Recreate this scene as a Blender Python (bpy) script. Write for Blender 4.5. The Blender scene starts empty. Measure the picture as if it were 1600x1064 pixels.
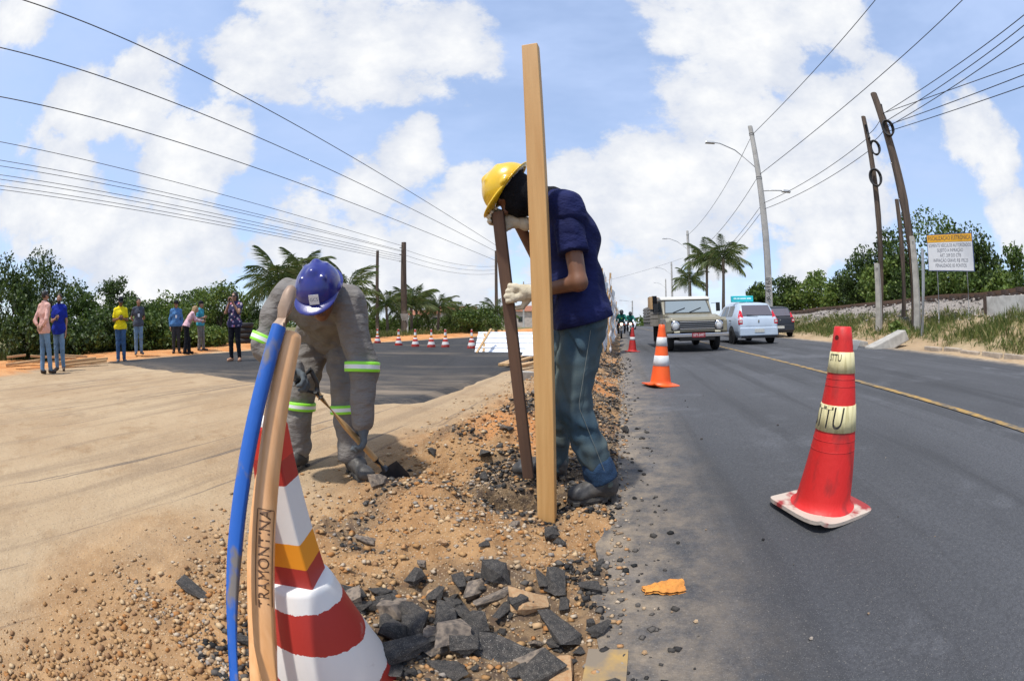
import bpy, bmesh, math, random
import numpy as np
from mathutils import Vector, Matrix, Quaternion
R = math.radians
scene = bpy.context.scene
col = scene.collection
# ------------------------------------------------------------------ camera, sky, sun, exposure
CAM_Z, PITCH = 0.88, R(-2.3)
cd = bpy.data.cameras.new('camera')
cam = bpy.data.objects.new('camera', cd); col.objects.link(cam)
cam.location = (0, 0, CAM_Z); cam.rotation_euler = (R(90) + PITCH, 0, 0)
cd.type = 'PANO'                      # the photograph was taken with a 15 mm full-frame fisheye
cd.sensor_width = 36; cd.sensor_fit = 'HORIZONTAL'
for tgt in (cd, getattr(cd, 'cycles', None)):
    if tgt is None: continue
    try:
        tgt.panorama_type = 'FISHEYE_EQUISOLID'; tgt.fisheye_lens = 15.0; tgt.fisheye_fov = R(200)
    except Exception: pass
cd.clip_start = 0.02; cd.clip_end = 4000
scene.camera = cam
SUN_EL, SUN_AZ = R(68), R(-135)       # azimuth measured from +Y towards +X: behind the camera, to the left
sun_dir = Vector((math.sin(SUN_AZ)*math.cos(SUN_EL), math.cos(SUN_AZ)*math.cos(SUN_EL), math.sin(SUN_EL)))
sl = bpy.data.lights.new('sun', 'SUN'); sl.energy = 4.4; sl.angle = R(2.5); sl.color = (1, .955, .88)
so = bpy.data.objects.new('sun', sl); col.objects.link(so)
so.rotation_euler = sun_dir.to_track_quat('Z', 'Y').to_euler()
scene.view_settings.view_transform = 'Standard'; scene.view_settings.look = 'None'
scene.view_settings.exposure = 0.0; scene.view_settings.gamma = 1; scene.view_settings.use_curve_mapping = False
scene.cycles.use_denoising = True
scene.cycles.max_bounces = 6; scene.cycles.transparent_max_bounces = 8

# pixel helpers (pixels of the 1600 x 1064 photograph -> direction / point)
FPX = 15/36*1600
def ray(px, py):
    dx = px-800; dy = 532-py; r = math.hypot(dx, dy)
    a = 2*math.asin(min(1, r/(2*FPX))); s = math.sin(a)
    x, u, f = (s*dx/r, s*dy/r, math.cos(a)) if r > 1e-6 else (0, 0, 1)
    return Vector((x, f*math.cos(PITCH)-u*math.sin(PITCH), u*math.cos(PITCH)+f*math.sin(PITCH)))
def PY(px, py, Y):
    d = ray(px, py); t = Y/d.y; return Vector((d.x*t, Y, CAM_Z+d.z*t))
def PD(px, py, D):
    d = ray(px, py); t = D/math.hypot(d.x, d.y); return Vector((d.x*t, d.y*t, CAM_Z+d.z*t))
def PZ(px, py, z):
    d = ray(px, py); t = (z-CAM_Z)/d.z; return Vector((d.x*t, d.y*t, z))

# world: Nishita sky with cumulus clouds laid over it by direction
world = bpy.data.worlds.new('World'); scene.world = world; world.use_nodes = True
nt = world.node_tree; nt.nodes.clear()
def wn(t, **k):
    n = nt.nodes.new(t)
    for a, b in k.items(): setattr(n, a, b)
    return n
L = nt.links.new
sky = wn('ShaderNodeTexSky', sky_type='NISHITA', sun_disc=False, sun_elevation=SUN_EL, sun_rotation=-SUN_AZ if False else SUN_AZ)
sky.air_density = 1.0; sky.dust_density = 0.6; sky.ozone_density = 1.6
tc = wn('ShaderNodeTexCoord')
DIR = tc.outputs['Generated']
def wmath(op, a, b=None, c=None, clamp=False):
    n = wn('ShaderNodeMath', operation=op, use_clamp=clamp)
    for i, v in enumerate((a, b, c)):
        if v is None: continue
        if isinstance(v, (int, float)): n.inputs[i].default_value = v
        else: L(v, n.inputs[i])
    return n.outputs[0]
def wnoise(scale, detail, rough, off=(0, 0, 0), stretch=(1, 1, 1.6)):
    m = wn('ShaderNodeMapping'); m.inputs['Location'].default_value = off; m.inputs['Scale'].default_value = stretch
    L(DIR, m.inputs['Vector'])
    n = wn('ShaderNodeTexNoise'); n.inputs['Scale'].default_value = scale; n.inputs['Detail'].default_value = detail
    n.inputs['Roughness'].default_value = rough; L(m.outputs[0], n.inputs['Vector'])
    return n.outputs['Fac']
def wrange(v, a, b, c=0, d=1, smooth=True):
    n = wn('ShaderNodeMapRange', interpolation_type='SMOOTHSTEP' if smooth else 'LINEAR')
    L(v, n.inputs['Value'])
    for i, q in enumerate((a, b, c, d)): n.inputs[1+i].default_value = q
    return n.outputs[0]
fb = wnoise(5.5, 8, .64)
world.cycles.sampling_method = 'MANUAL'; world.cycles.sample_map_resolution = 256
# (px, py, radius in px) of the cloud masses; a radius is an angle, so each is a patch of the sky dome
CLOUDS = [(470, 40, 120), (590, 55, 130), (690, 75, 85), (400, 75, 80), (210, 150, 85), (130, 160, 60), (290, 245, 85), (350, 225, 55),
          (640, 240, 60), (655, 215, 40), (740, 300, 50), (560, 300, 60), (60, 300, 90), (110, 275, 50), (130, 370, 90), (300, 390, 80), (40, 20, 60), (480, 360, 90),
          (1160, 30, 130), (1280, 20, 90), (1060, 20, 80), (1120, 200, 120), (1040, 260, 100), (1200, 260, 100), (1000, 330, 110), (900, 310, 70),
          (1310, 200, 100), (1400, 150, 60), (1300, 300, 110), (1100, 330, 100), (900, 380, 110), (1520, 210, 70), (1560, 260, 60), (700, 400, 120),
          (560, 420, 90), (1590, 340, 60), (1285, 390, 28), (1000, 430, 80), (880, 450, 90), (1250, 430, 50), (680, 470, 120), (200, 440, 120)]
blob = None
for (px, py, rad) in CLOUDS:
    d = ray(px, py)
    n = wn('ShaderNodeVectorMath', operation='DOT_PRODUCT'); L(DIR, n.inputs[0]); n.inputs[1].default_value = d
    v = wrange(n.outputs['Value'], math.cos(1.35*rad/FPX), math.cos(.25*rad/FPX), 0, 1, False)
    blob = v if blob is None else wmath('MAXIMUM', blob, v)
sep = wn('ShaderNodeSeparateXYZ'); L(DIR, sep.inputs[0])
# everywhere else the sky keeps on with scattered clouds of its own
back = wrange(sep.outputs['Y'], .12, -.25, 0, 1)
rest = wmath('MULTIPLY', back, wrange(wnoise(1.7, 2, .5, (7, 2, 1)), .47, .62))
blob = wmath('MAXIMUM', blob, rest)
dens = wmath('ADD', wmath('MULTIPLY', blob, .68), wmath('MULTIPLY', wmath('SUBTRACT', fb, .5), 1.45))
mask = wrange(dens, .27, .50)
veil = wrange(wnoise(2.6, 4, .62, (1, 5, 2), (1, 1, 3)), .3, .75, .45, .85)
lowhaze = wrange(sep.outputs['Z'], .02, .34, .50, 0)
veil = wmath('MAXIMUM', veil, lowhaze)
shade = wrange(wmath('ADD', wmath('MULTIPLY', dens, .55), wmath('MULTIPLY', wnoise(6, 4, .6, (0, 0, .22)), .6)), .35, .95)
ccol = wn('ShaderNodeMixRGB'); ccol.inputs[1].default_value = (.70, .75, .86, 1); ccol.inputs[2].default_value = (1.06, 1.06, 1.05, 1)
L(shade, ccol.inputs[0])
skys = wn('ShaderNodeMixRGB', blend_type='MULTIPLY'); skys.inputs[0].default_value = 1; L(sky.outputs[0], skys.inputs[1]); skys.inputs[2].default_value = (.235, .23, .225, 1)
m1 = wn('ShaderNodeMixRGB'); L(veil, m1.inputs[0]); L(skys.outputs[0], m1.inputs[1]); m1.inputs[2].default_value = (.55, .70, 1.03, 1)
m2 = wn('ShaderNodeMixRGB'); L(mask, m2.inputs[0]); L(m1.outputs[0], m2.inputs[1]); L(ccol.outputs[0], m2.inputs[2])
bg = wn('ShaderNodeBackground'); bg.inputs['Strength'].default_value = 1.0; L(m2.outputs[0], bg.inputs['Color'])
out = wn('ShaderNodeOutputWorld'); L(bg.outputs[0], out.inputs['Surface'])

# ------------------------------------------------------------------ numpy noise
def _hash(ix, iy, iz, seed):
    n = (ix*374761393 + iy*668265263 + iz*2147483647 + seed*1274126177) & 0xFFFFFFFF
    n = ((n ^ (n >> 13))*1274126177) & 0xFFFFFFFF
    n = (n ^ (n >> 16)) & 0xFFFFFF
    return n/float(0xFFFFFF)
def vnoise(x, y, z=0.0, seed=0):
    x, y, z = np.broadcast_arrays(np.asarray(x, float), np.asarray(y, float), np.asarray(z, float))
    ix, iy, iz = (np.floor(v).astype(np.int64) for v in (x, y, z))
    fx, fy, fz = x-ix, y-iy, z-iz
    fx, fy, fz = (f*f*(3-2*f) for f in (fx, fy, fz))
    r = 0
    for a in (0, 1):
        for b in (0, 1):
            for c in (0, 1):
                r = r + _hash(ix+a, iy+b, iz+c, seed)*(fx if a else 1-fx)*(fy if b else 1-fy)*(fz if c else 1-fz)
    return r-.5
def fbm(x, y, z=0.0, seed=0, oct=4, gain=.5):
    r, a, f = 0, 1, 1
    for i in range(oct):
        r = r + a*vnoise(np.asarray(x)*f, np.asarray(y)*f, np.asarray(z)*f, seed+i*17); a *= gain; f *= 2.03
    return r
def sst(a, b, v):
    t = np.clip((np.asarray(v, float)-a)/(b-a), 0, 1); return t*t*(3-2*t)

# ------------------------------------------------------------------ mesh helpers
def tag(o, label=None, cat=None, group=None, kind=None):
    if label: o['label'] = label
    if cat: o['category'] = cat
    if group: o['group'] = group
    if kind: o['kind'] = kind
    return o
def empty(name, loc=(0, 0, 0), rz=0):
    o = bpy.data.objects.new(name, None); o.empty_display_size = .1; o.location = loc; o.rotation_euler = (0, 0, rz)
    col.objects.link(o); return o
def link(name, me, parent=None, mats=(), smooth=False):
    for m in mats: me.materials.append(m)
    if smooth: me.polygons.foreach_set('use_smooth', [True]*len(me.polygons))
    o = bpy.data.objects.new(name, me); col.objects.link(o)
    if parent is not None: o.parent = parent
    return o
def copy_tree(o, parent=None):
    c = o.copy(); col.objects.link(c); c.parent = parent
    for ch in list(o.children): copy_tree(ch, c)
    return c
def np_mesh(name, V, Fc, nper=4):
    me = bpy.data.meshes.new(name)
    V = np.asarray(V, np.float32); Fc = np.asarray(Fc, np.int32)
    me.vertices.add(len(V)); me.vertices.foreach_set('co', V.ravel())
    me.loops.add(Fc.size); me.loops.foreach_set('vertex_index', Fc.ravel())
    me.polygons.add(len(Fc)); me.polygons.foreach_set('loop_start', np.arange(0, Fc.size, nper, dtype=np.int32))
    me.update(calc_edges=True); me.validate()
    return me
def frame(d, up=None):
    d = Vector(d).normalized(); up = Vector(up) if up is not None else (Vector((0, 0, 1)) if abs(d.z) < .95 else Vector((0, 1, 0)))
    x = d.cross(up).normalized(); y = x.cross(d).normalized(); return x, y, d
class MB:
    def __init__(s): s.v = []; s.f = []; s.m = []; s.sm = []
    def add(s, vs, fs, m=0, smooth=False):
        o = len(s.v); s.v += [tuple(v) for v in vs]
        for f in fs: s.f.append([o+i for i in f]); s.m.append(m); s.sm.append(smooth)
    def box(s, c, h, m=0, M=None, taper=(1, 1)):
        c = Vector(c); P = []
        for z in (-1, 1):
            tx, ty = taper if z > 0 else (1, 1)
            for x, y in ((-1, -1), (1, -1), (1, 1), (-1, 1)):
                p = Vector((x*h[0]*tx, y*h[1]*ty, z*h[2])); P.append(c+(M @ p if M is not None else p))
        s.add(P, [(3, 2, 1, 0), (4, 5, 6, 7), (0, 1, 5, 4), (1, 2, 6, 5), (2, 3, 7, 6), (3, 0, 4, 7)], m)
    def bar(s, a, b, w, h, m=0, up=None):      # box from a to b, w along the side, h along up
        a, b = Vector(a), Vector(b); x, y, d = frame(b-a, up)
        P = [p+x*sx*w/2+y*sy*h/2 for p in (a, b) for sx, sy in ((-1, -1), (1, -1), (1, 1), (-1, 1))]
        s.add(P, [(0, 1, 2, 3), (7, 6, 5, 4), (4, 5, 1, 0), (5, 6, 2, 1), (6, 7, 3, 2), (7, 4, 0, 3)], m)
    def tube(s, pts, r, n=8, m=0, caps=True, smooth=True):
        pts = [Vector(p) for p in pts]; rs = r if isinstance(r, (list, tuple)) else [r]*len(pts)
        P = []; ref = None
        for i, p in enumerate(pts):
            d = (pts[min(i+1, len(pts)-1)]-pts[max(i-1, 0)]).normalized()
            if ref is None: x, y, _ = frame(d)
            else:
                x = (ref-d*ref.dot(d)).normalized(); y = d.cross(x)
            ref = x
            P += [p+(x*math.cos(2*math.pi*k/n)+y*math.sin(2*math.pi*k/n))*rs[i] for k in range(n)]
        F = [(i*n+k, i*n+(k+1) % n, (i+1)*n+(k+1) % n, (i+1)*n+k) for i in range(len(pts)-1) for k in range(n)]
        s.add(P, F, m, smooth)
        if caps: s.add(P[:n], [tuple(range(n))[::-1]], m); s.add(P[-n:], [tuple(range(n))], m)
    def lathe(s, prof, n=24, m=0, M=None, smooth=True, sq=False):
        # prof: (r, z) list; sq -> square section; M 4x4
        P = []
        for r, z in prof:
            for k in range(n):
                a = 2*math.pi*(k+.5*(sq))/n
                q = Vector((r*math.cos(a), r*math.sin(a), z)); P.append(M @ q if M is not None else q)
        F = [(i*n+k, i*n+(k+1) % n, (i+1)*n+(k+1) % n, (i+1)*n+k) for i in range(len(prof)-1) for k in range(n)]
        s.add(P, F, m, smooth)
        s.add(P[:n], [tuple(range(n))[::-1]], m); s.add(P[-n:], [tuple(range(n))], m)
    def sheet(s, rows, m=0, smooth=True):
        nc = len(rows[0]); P = [p for r in rows for p in r]
        s.add(P, [(i*nc+k, i*nc+k+1, (i+1)*nc+k+1, (i+1)*nc+k) for i in range(len(rows)-1) for k in range(nc-1)], m, smooth)
    def prism(s, poly, a0, a1, axis='y', m=0):   # polygon in the plane across axis, extruded from a0 to a1
        def mk(p, a): return {'y': (p[0], a, p[1]), 'x': (a, p[0], p[1]), 'z': (p[0], p[1], a)}[axis]
        n = len(poly); P = [mk(p, a0) for p in poly]+[mk(p, a1) for p in poly]
        F = [tuple(range(n)), tuple(range(2*n-1, n-1, -1))]+[((k+1) % n, k, n+k, n+(k+1) % n) for k in range(n)]
        s.add(P, F, m)
    def build(s, name, mats, parent=None, fix=True):
        me = bpy.data.meshes.new(name); me.from_pydata(s.v, [], s.f); me.update()
        mats = mats if isinstance(mats, (list, tuple)) else [mats]
        for m in mats: me.materials.append(m)
        me.polygons.foreach_set('material_index', s.m); me.polygons.foreach_set('use_smooth', s.sm)
        if fix:
            bm = bmesh.new(); bm.from_mesh(me); bmesh.ops.recalc_face_normals(bm, faces=bm.faces); bm.to_mesh(me); bm.free()
        o = bpy.data.objects.new(name, me); col.objects.link(o)
        if parent is not None: o.parent = parent
        return o
def one(name, mats, parent, fn):
    b = MB(); fn(b); return b.build(name, mats, parent)
def bevel(o, w, seg=2):
    m = o.modifiers.new('bevel', 'BEVEL'); m.width = w; m.segments = seg; m.limit_method = 'ANGLE'; m.angle_limit = R(40); return o
def text_mesh(txt, size, align='CENTER', ext=0.0):
    cu = bpy.data.curves.new('lettering', 'FONT'); cu.body = txt; cu.size = size; cu.align_x = align; cu.align_y = 'CENTER'; cu.extrude = ext
    cu.resolution_u = 3
    o = bpy.data.objects.new('lettering', cu); col.objects.link(o)
    dg = bpy.context.evaluated_depsgraph_get(); dg.update()
    me = bpy.data.meshes.new_from_object(o.evaluated_get(dg)); bpy.data.objects.remove(o); bpy.data.curves.remove(cu)
    return me

# ------------------------------------------------------------------ materials
MATS = {}
def mat(name, c, c2=None, rough=.7, scale=8, detail=5, lo=.35, hi=.65, bump=0, bscale=None, metal=0, spec=.5, speck=None, coat=0, stretch=None, coords='Object', bdist=.01):
    if name in MATS: return MATS[name]
    m = bpy.data.materials.new(name); m.use_nodes = True; t = m.node_tree; N = t.nodes; K = t.links.new
    b = N['Principled BSDF']; b.inputs['Roughness'].default_value = rough; b.inputs['Metallic'].default_value = metal
    b.inputs['Specular IOR Level'].default_value = spec; b.inputs['Coat Weight'].default_value = coat; b.inputs['Coat Roughness'].default_value = .08
    b.inputs['Base Color'].default_value = (*c, 1)
    tcn = N.new('ShaderNodeTexCoord'); vec = tcn.outputs[coords]
    if stretch:
        mp = N.new('ShaderNodeMapping'); mp.inputs['Scale'].default_value = stretch; K(vec, mp.inputs['Vector']); vec = mp.outputs[0]
    cur = None
    if c2 is not None:
        n = N.new('ShaderNodeTexNoise'); n.inputs['Scale'].default_value = scale; n.inputs['Detail'].default_value = detail; K(vec, n.inputs['Vector'])
        r = N.new('ShaderNodeMapRange'); r.inputs[1].default_value = lo; r.inputs[2].default_value = hi; K(n.outputs['Fac'], r.inputs[0])
        x = N.new('ShaderNodeMixRGB'); x.inputs[1].default_value = (*c, 1); x.inputs[2].default_value = (*c2, 1); K(r.outputs[0], x.inputs[0])
        cur = x.outputs[0]
    if speck:      # (colour, scale, threshold) : small grains of another colour
        for (sc, ss, th) in speck:
            v = N.new('ShaderNodeTexVoronoi'); v.inputs['Scale'].default_value = ss; K(vec, v.inputs['Vector'])
            g = N.new('ShaderNodeSeparateColor'); K(v.outputs['Color'], g.inputs[0])
            r1 = N.new('ShaderNodeMath'); r1.operation = 'GREATER_THAN'; K(g.outputs[0], r1.inputs[0]); r1.inputs[1].default_value = th
            r2 = N.new('ShaderNodeMath'); r2.operation = 'LESS_THAN'; K(v.outputs['Distance'], r2.inputs[0]); r2.inputs[1].default_value = .38
            r3 = N.new('ShaderNodeMath'); r3.operation = 'MULTIPLY'; K(r1.outputs[0], r3.inputs[0]); K(r2.outputs[0], r3.inputs[1])
            x = N.new('ShaderNodeMixRGB'); K(r3.outputs[0], x.inputs[0])
            if cur is None: x.inputs[1].default_value = (*c, 1)
            else: K(cur, x.inputs[1])
            x.inputs[2].default_value = (*sc, 1); cur = x.outputs[0]
    if cur is not None: K(cur, b.inputs['Base Color'])
    if bump:
        n = N.new('ShaderNodeTexNoise'); n.inputs['Scale'].default_value = bscale or scale*3; n.inputs['Detail'].default_value = 6; K(vec, n.inputs['Vector'])
        bp = N.new('ShaderNodeBump'); bp.inputs['Strength'].default_value = bump; bp.inputs['Distance'].default_value = bdist
        K(n.outputs['Fac'], bp.inputs['Height']); K(bp.outputs[0], b.inputs['Normal'])
    MATS[name] = m; return m
def nodes_of(m):
    t = m.node_tree; return t, t.nodes, t.links.new, t.nodes['Principled BSDF']
def srgb(r, g, b):
    f = lambda v: (v/255/12.92 if v/255 <= .04045 else ((v/255+.055)/1.055)**2.4)
    return (f(r), f(g), f(b))
# ------------------------------------------------------------------ the place: road frame (s along, d to the right of the road's broken left edge)
TH = R(14.6); CT, ST = math.cos(TH), math.sin(TH)
X0 = -.04
def to_sd(x, y): return (x-X0)*ST+y*CT, (x-X0)*CT-y*ST
def from_sd(s, d): return X0+s*ST+d*CT, s*CT-d*ST
BY = [-40, 0, 5, 9, 14, 19, 26, 36, 60, 200]; BX = [-11, -10.6, -11.2, -10.6, -9.2, -6.6, -3.2, .2, 7, 45]
def bankx(y): return np.interp(y, BY, BX)
def gauss(v, c, w): return np.exp(-((v-c)/w)**2)
def zg(x, y, under=True):
    x = np.asarray(x, float); y = np.asarray(y, float)
    s, d = to_sd(x, y)
    z = .04*np.clip(d, 0, 8.4)
    fall = np.clip(1-.006*(s-6), .55, 1.08)
    emb = .27*np.clip(d-9.1, 0, 2.6)+.36*np.clip(d-11.7, 0, 3.4)-.25*np.clip(d-18.5, 0, 3)
    z = z+emb*fall*np.where(d > 9, 1, 0)+sst(9.1, 10.5, d)*sst(22, 19, d)*(.16*fbm(x*.9, y*.9, seed=5)+.05*fbm(x*4, y*4, seed=6))
    if under: z = z-.07*sst(.03, .12, d)*sst(8.6, 8.3, d)
    # orange bank on the far side of the site
    o = sst(0, 1.6, bankx(y)-x); z = z+np.where(d < 0, o*(.12+.10*fbm(x*.5, y*.5, seed=9)), 0)
    # heap of dug soil and broken asphalt beside the road
    amp = sst(2.15, 3.0, s)*(.75+.9*vnoise(s*.55, 3.3, seed=3))*(1-.45*sst(7, 14, s))*sst(40, 20, s)
    ridge = .36*gauss(d, -.68-.12*np.sin(s*1.1), .36)*amp
    near = .11*np.exp(-(((x+.47)/.30)**2+((y-1.80)/.26)**2))+.07*np.exp(-(((x+.1)/.25)**2+((y-1.45)/.2)**2))+.16*np.exp(-(((x+.35)/.22)**2+((y-2.7)/.4)**2))
    near = near+.05*np.exp(-(((x+.80)/.25)**2+((y-.75)/.22)**2))
    rub = sst(-1.75, -1.05, d)*sst(.12, -.02, d)*sst(.2, .6, s)*sst(45, 16, s)
    rough = rub*(.085*fbm(x*3.2, y*3.2, seed=11, oct=5, gain=.55)+.045*fbm(x*13, y*13, seed=12, oct=4))
    pit = .26*sst(1.0, .62, np.sqrt(((x-.06)/.27)**2+((y-2.0)/.125)**2))
    flat = (d < 0)*(.035*fbm(x*.45, y*.45, seed=21)+.006*fbm(x*6, y*6, seed=22, oct=3))*sst(.0, -.5, d)
    return z+np.where(d < .15, ridge+near*sst(.1, -.05, d)+rough-pit*sst(.16, .02, d), 0)+flat
def gz(x, y, under=False): return float(zg(x, y, under))
def zones(x, y):
    s, d = to_sd(x, y)
    w = fbm(x*1.3, y*1.3, seed=31)*.8
    orange = sst(-.2, .5, bankx(y)-x+w*.9)*(d < 0)
    orange = np.maximum(orange, .8*sst(.12, .3, fbm(x*2.1, y*2.1, seed=33))*sst(-1.5, -.8, d)*sst(.1, 0, d)*sst(1.2, 3, s))
    grass = np.maximum(sst(9.4, 10.3, d+w)*sst(15, 12.8, d+w*1.5)*(.35+.65*sst(-.15, .12, fbm(x*.8, y*.8, seed=35))), sst(3.5, 6, bankx(y)-x+w*2)*(d < 0))
    grass = np.maximum(grass, sst(20, 23, d))
    dark = sst(-1.55, -.75, d+w*.5)*sst(.12, .0, d)*sst(.45, .8, s)*sst(-.12, .16, fbm(x*2.6, y*2.6, seed=37))
    dark = np.maximum(dark, .9*sst(1.15, .75, np.hypot((x+.14)/.42, (y-.98)/.34)+w*.35))
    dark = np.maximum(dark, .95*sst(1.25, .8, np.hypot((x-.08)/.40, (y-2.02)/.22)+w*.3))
    ball = sst(12.3, 13.2, d+w)*sst(20, 18, d)
    return orange, grass, dark, ball

def graded(lo, hi, f0, f1, step, growth, mx):
    a = list(np.arange(f0, f1+1e-6, step)); st = step
    while a[-1] < hi: st = min(st*growth, mx); a.append(a[-1]+st)
    st = step; b = []
    c = f0
    while c > lo: st = min(st*growth, mx); c -= st; b.append(c)
    return np.array(b[::-1]+a)
gx = graded(-450, 450, -1.75, .35, .02, 1.07, 30); gy = graded(-120, 700, .35, 3.6, .022, 1.06, 30)
GX, GY = np.meshgrid(gx, gy)
GZ = zg(GX, GY)
nx, ny = len(gx), len(gy)
idx = np.arange(nx*ny).reshape(ny, nx)
Fq = np.stack([idx[:-1, :-1], idx[:-1, 1:], idx[1:, 1:], idx[1:, :-1]], -1).reshape(-1, 4)
gme = np_mesh('ground', np.stack([GX, GY, GZ], -1).reshape(-1, 3), Fq)
zo = zones(GX.ravel(), GY.ravel())
ca = gme.attributes.new('zone', 'FLOAT_COLOR', 'POINT')
ca.data.foreach_set('color', np.stack(zo, -1).astype(np.float32).ravel())

_s, _d = to_sd(GX.ravel(), GY.ravel()); _w = .45*fbm(GX.ravel()*1.1, GY.ravel()*1.1, seed=38)
dug = sst(-1.75, -1.0, _d+_w)*sst(.15, 0, _d)*sst(40, 12, _s)
dug = np.maximum(dug, .9*sst(1.25, .55, np.hypot(GX.ravel()+.75, (GY.ravel()-.45)*1.0)+_w))
cb = gme.attributes.new('dug', 'FLOAT_COLOR', 'POINT'); cb.data.foreach_set('color', np.stack([dug]*4, -1).astype(np.float32).ravel())
def soil_material():
    m = mat('soil', (.5, .36, .22)); t, N, K, b = nodes_of(m)
    b.inputs['Roughness'].default_value = .95; b.inputs['Specular IOR Level'].default_value = .15
    tcn = N.new('ShaderNodeTexCoord'); V = tcn.outputs['Object']
    def noise(sc, det=6, rough=.6, vec=V):
        n = N.new('ShaderNodeTexNoise'); n.inputs['Scale'].default_value = sc; n.inputs['Detail'].default_value = det; n.inputs['Roughness'].default_value = rough; K(vec, n.inputs['Vector']); return n.outputs['Fac']
    def rng(v, a, b_):
        r = N.new('ShaderNodeMapRange'); r.interpolation_type = 'SMOOTHSTEP'; K(v, r.inputs[0]); r.inputs[1].default_value = a; r.inputs[2].default_value = b_; return r.outputs[0]
    def mix(f, a, c, mode='MIX'):
        x = N.new('ShaderNodeMixRGB'); x.blend_type = mode
        if isinstance(f, (int, float)): x.inputs[0].default_value = f
        else: K(f, x.inputs[0])
        for i, q in ((1, a), (2, c)):
            if isinstance(q, tuple): x.inputs[i].default_value = (*q, 1)
            else: K(q, x.inputs[i])
        return x.outputs[0]
    def mul(a, c):
        n = N.new('ShaderNodeMath'); n.operation = 'MULTIPLY'
        for i, q in enumerate((a, c)):
            if isinstance(q, (int, float)): n.inputs[i].default_value = q
            else: K(q, n.inputs[i])
        return n.outputs[0]
    c = mix(rng(noise(.55), .3, .7), (.36, .25, .148), (.45, .335, .21))
    c = mix(mul(rng(noise(2.6, 8, .7), .5, .72), .7), c, (.27, .17, .088))
    c = mix(mul(rng(noise(.9, 9, .75), .54, .66), .5), c, (.25, .175, .11))
    c = mix(mul(rng(noise(4.5, 9, .8), .60, .70), .55), c, (.19, .125, .075))
    c = mix(mul(rng(noise(9, 6, .7), .55, .75), .55), c, (.48, .385, .265))
    # tyre marks: long bands roughly parallel to the road
    mp = N.new('ShaderNodeMapping'); mp.vector_type = 'TEXTURE'; mp.inputs['Rotation'].default_value = (0, 0, R(76)); mp.inputs['Scale'].default_value = (9, .55, 1); K(V, mp.inputs['Vector'])
    c = mix(mul(rng(noise(1.6, 6, .62, mp.outputs[0]), .50, .64), .6), c, (.27, .195, .125))
    mp2 = N.new('ShaderNodeMapping'); mp2.vector_type = 'TEXTURE'; mp2.inputs['Rotation'].default_value = (0, 0, R(73)); mp2.inputs['Scale'].default_value = (7, .16, 1); K(V, mp2.inputs['Vector'])
    c = mix(mul(rng(noise(1.3, 6, .6, mp2.outputs[0]), .60, .645), .8), c, (.15, .12, .095))
    at = N.new('ShaderNodeAttribute'); at.attribute_name = 'zone'
    sp = N.new('ShaderNodeSeparateColor'); K(at.outputs['Color'], sp.inputs[0])
    at2 = N.new('ShaderNodeAttribute'); at2.attribute_name = 'dug'; sp2 = N.new('ShaderNodeSeparateColor'); K(at2.outputs['Color'], sp2.inputs[0])
    org = mix(rng(noise(1.4), .35, .65), (.50, .20, .065), (.60, .30, .12))
    damp = mix(rng(noise(5, 8, .7), .35, .68), (.27, .145, .062), (.43, .255, .12))
    c = mix(mul(at.outputs['Fac'] if False else sp2.outputs[0], .9), c, damp)
    c = mix(sp.outputs[0], c, org)
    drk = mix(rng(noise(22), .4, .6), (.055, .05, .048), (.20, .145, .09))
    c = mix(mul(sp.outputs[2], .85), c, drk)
    grs = mix(rng(noise(3.2), .35, .65), (.055, .085, .02), (.26, .20, .10))
    c = mix(sp.outputs[1], c, grs)
    bl = mix(rng(noise(14), .4, .62), (.33, .30, .27), (.16, .14, .125))
    c = mix(at.outputs['Alpha'], c, bl)
    # grains: pale and dark grit
    for colr, sc, th, dist in (((.50, .40, .28), 130, .75, .33), ((.12, .09, .07), 90, .86, .3)):
        v = N.new('ShaderNodeTexVoronoi'); v.inputs['Scale'].default_value = sc; K(V, v.inputs['Vector'])
        g = N.new('ShaderNodeSeparateColor'); K(v.outputs['Color'], g.inputs[0])
        r1 = N.new('ShaderNodeMath'); r1.operation = 'GREATER_THAN'; K(g.outputs[0], r1.inputs[0]); r1.inputs[1].default_value = th
        r2 = N.new('ShaderNodeMath'); r2.operation = 'LESS_THAN'; K(v.outputs['Distance'], r2.inputs[0]); r2.inputs[1].default_value = dist
        c = mix(mul(mul(r1.outputs[0], r2.outputs[0]), .7), c, colr)
    K(c, b.inputs['Base Color'])
    bp = N.new('ShaderNodeBump'); bp.inputs['Strength'].default_value = .8; bp.inputs['Distance'].default_value = .018
    ad = N.new('ShaderNodeMath'); ad.operation = 'ADD'; K(noise(38, 5, .7), ad.inputs[0]); K(mul(noise(9, 6, .65), 1.6), ad.inputs[1])
    K(ad.outputs[0], bp.inputs['Height']); K(bp.outputs[0], b.inputs['Normal'])
    return m
ground = link('ground', gme, None, [soil_material()], True)
tag(ground, 'compacted sandy ground of the roadworks running on to the verges', 'ground', kind='structure')

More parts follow.
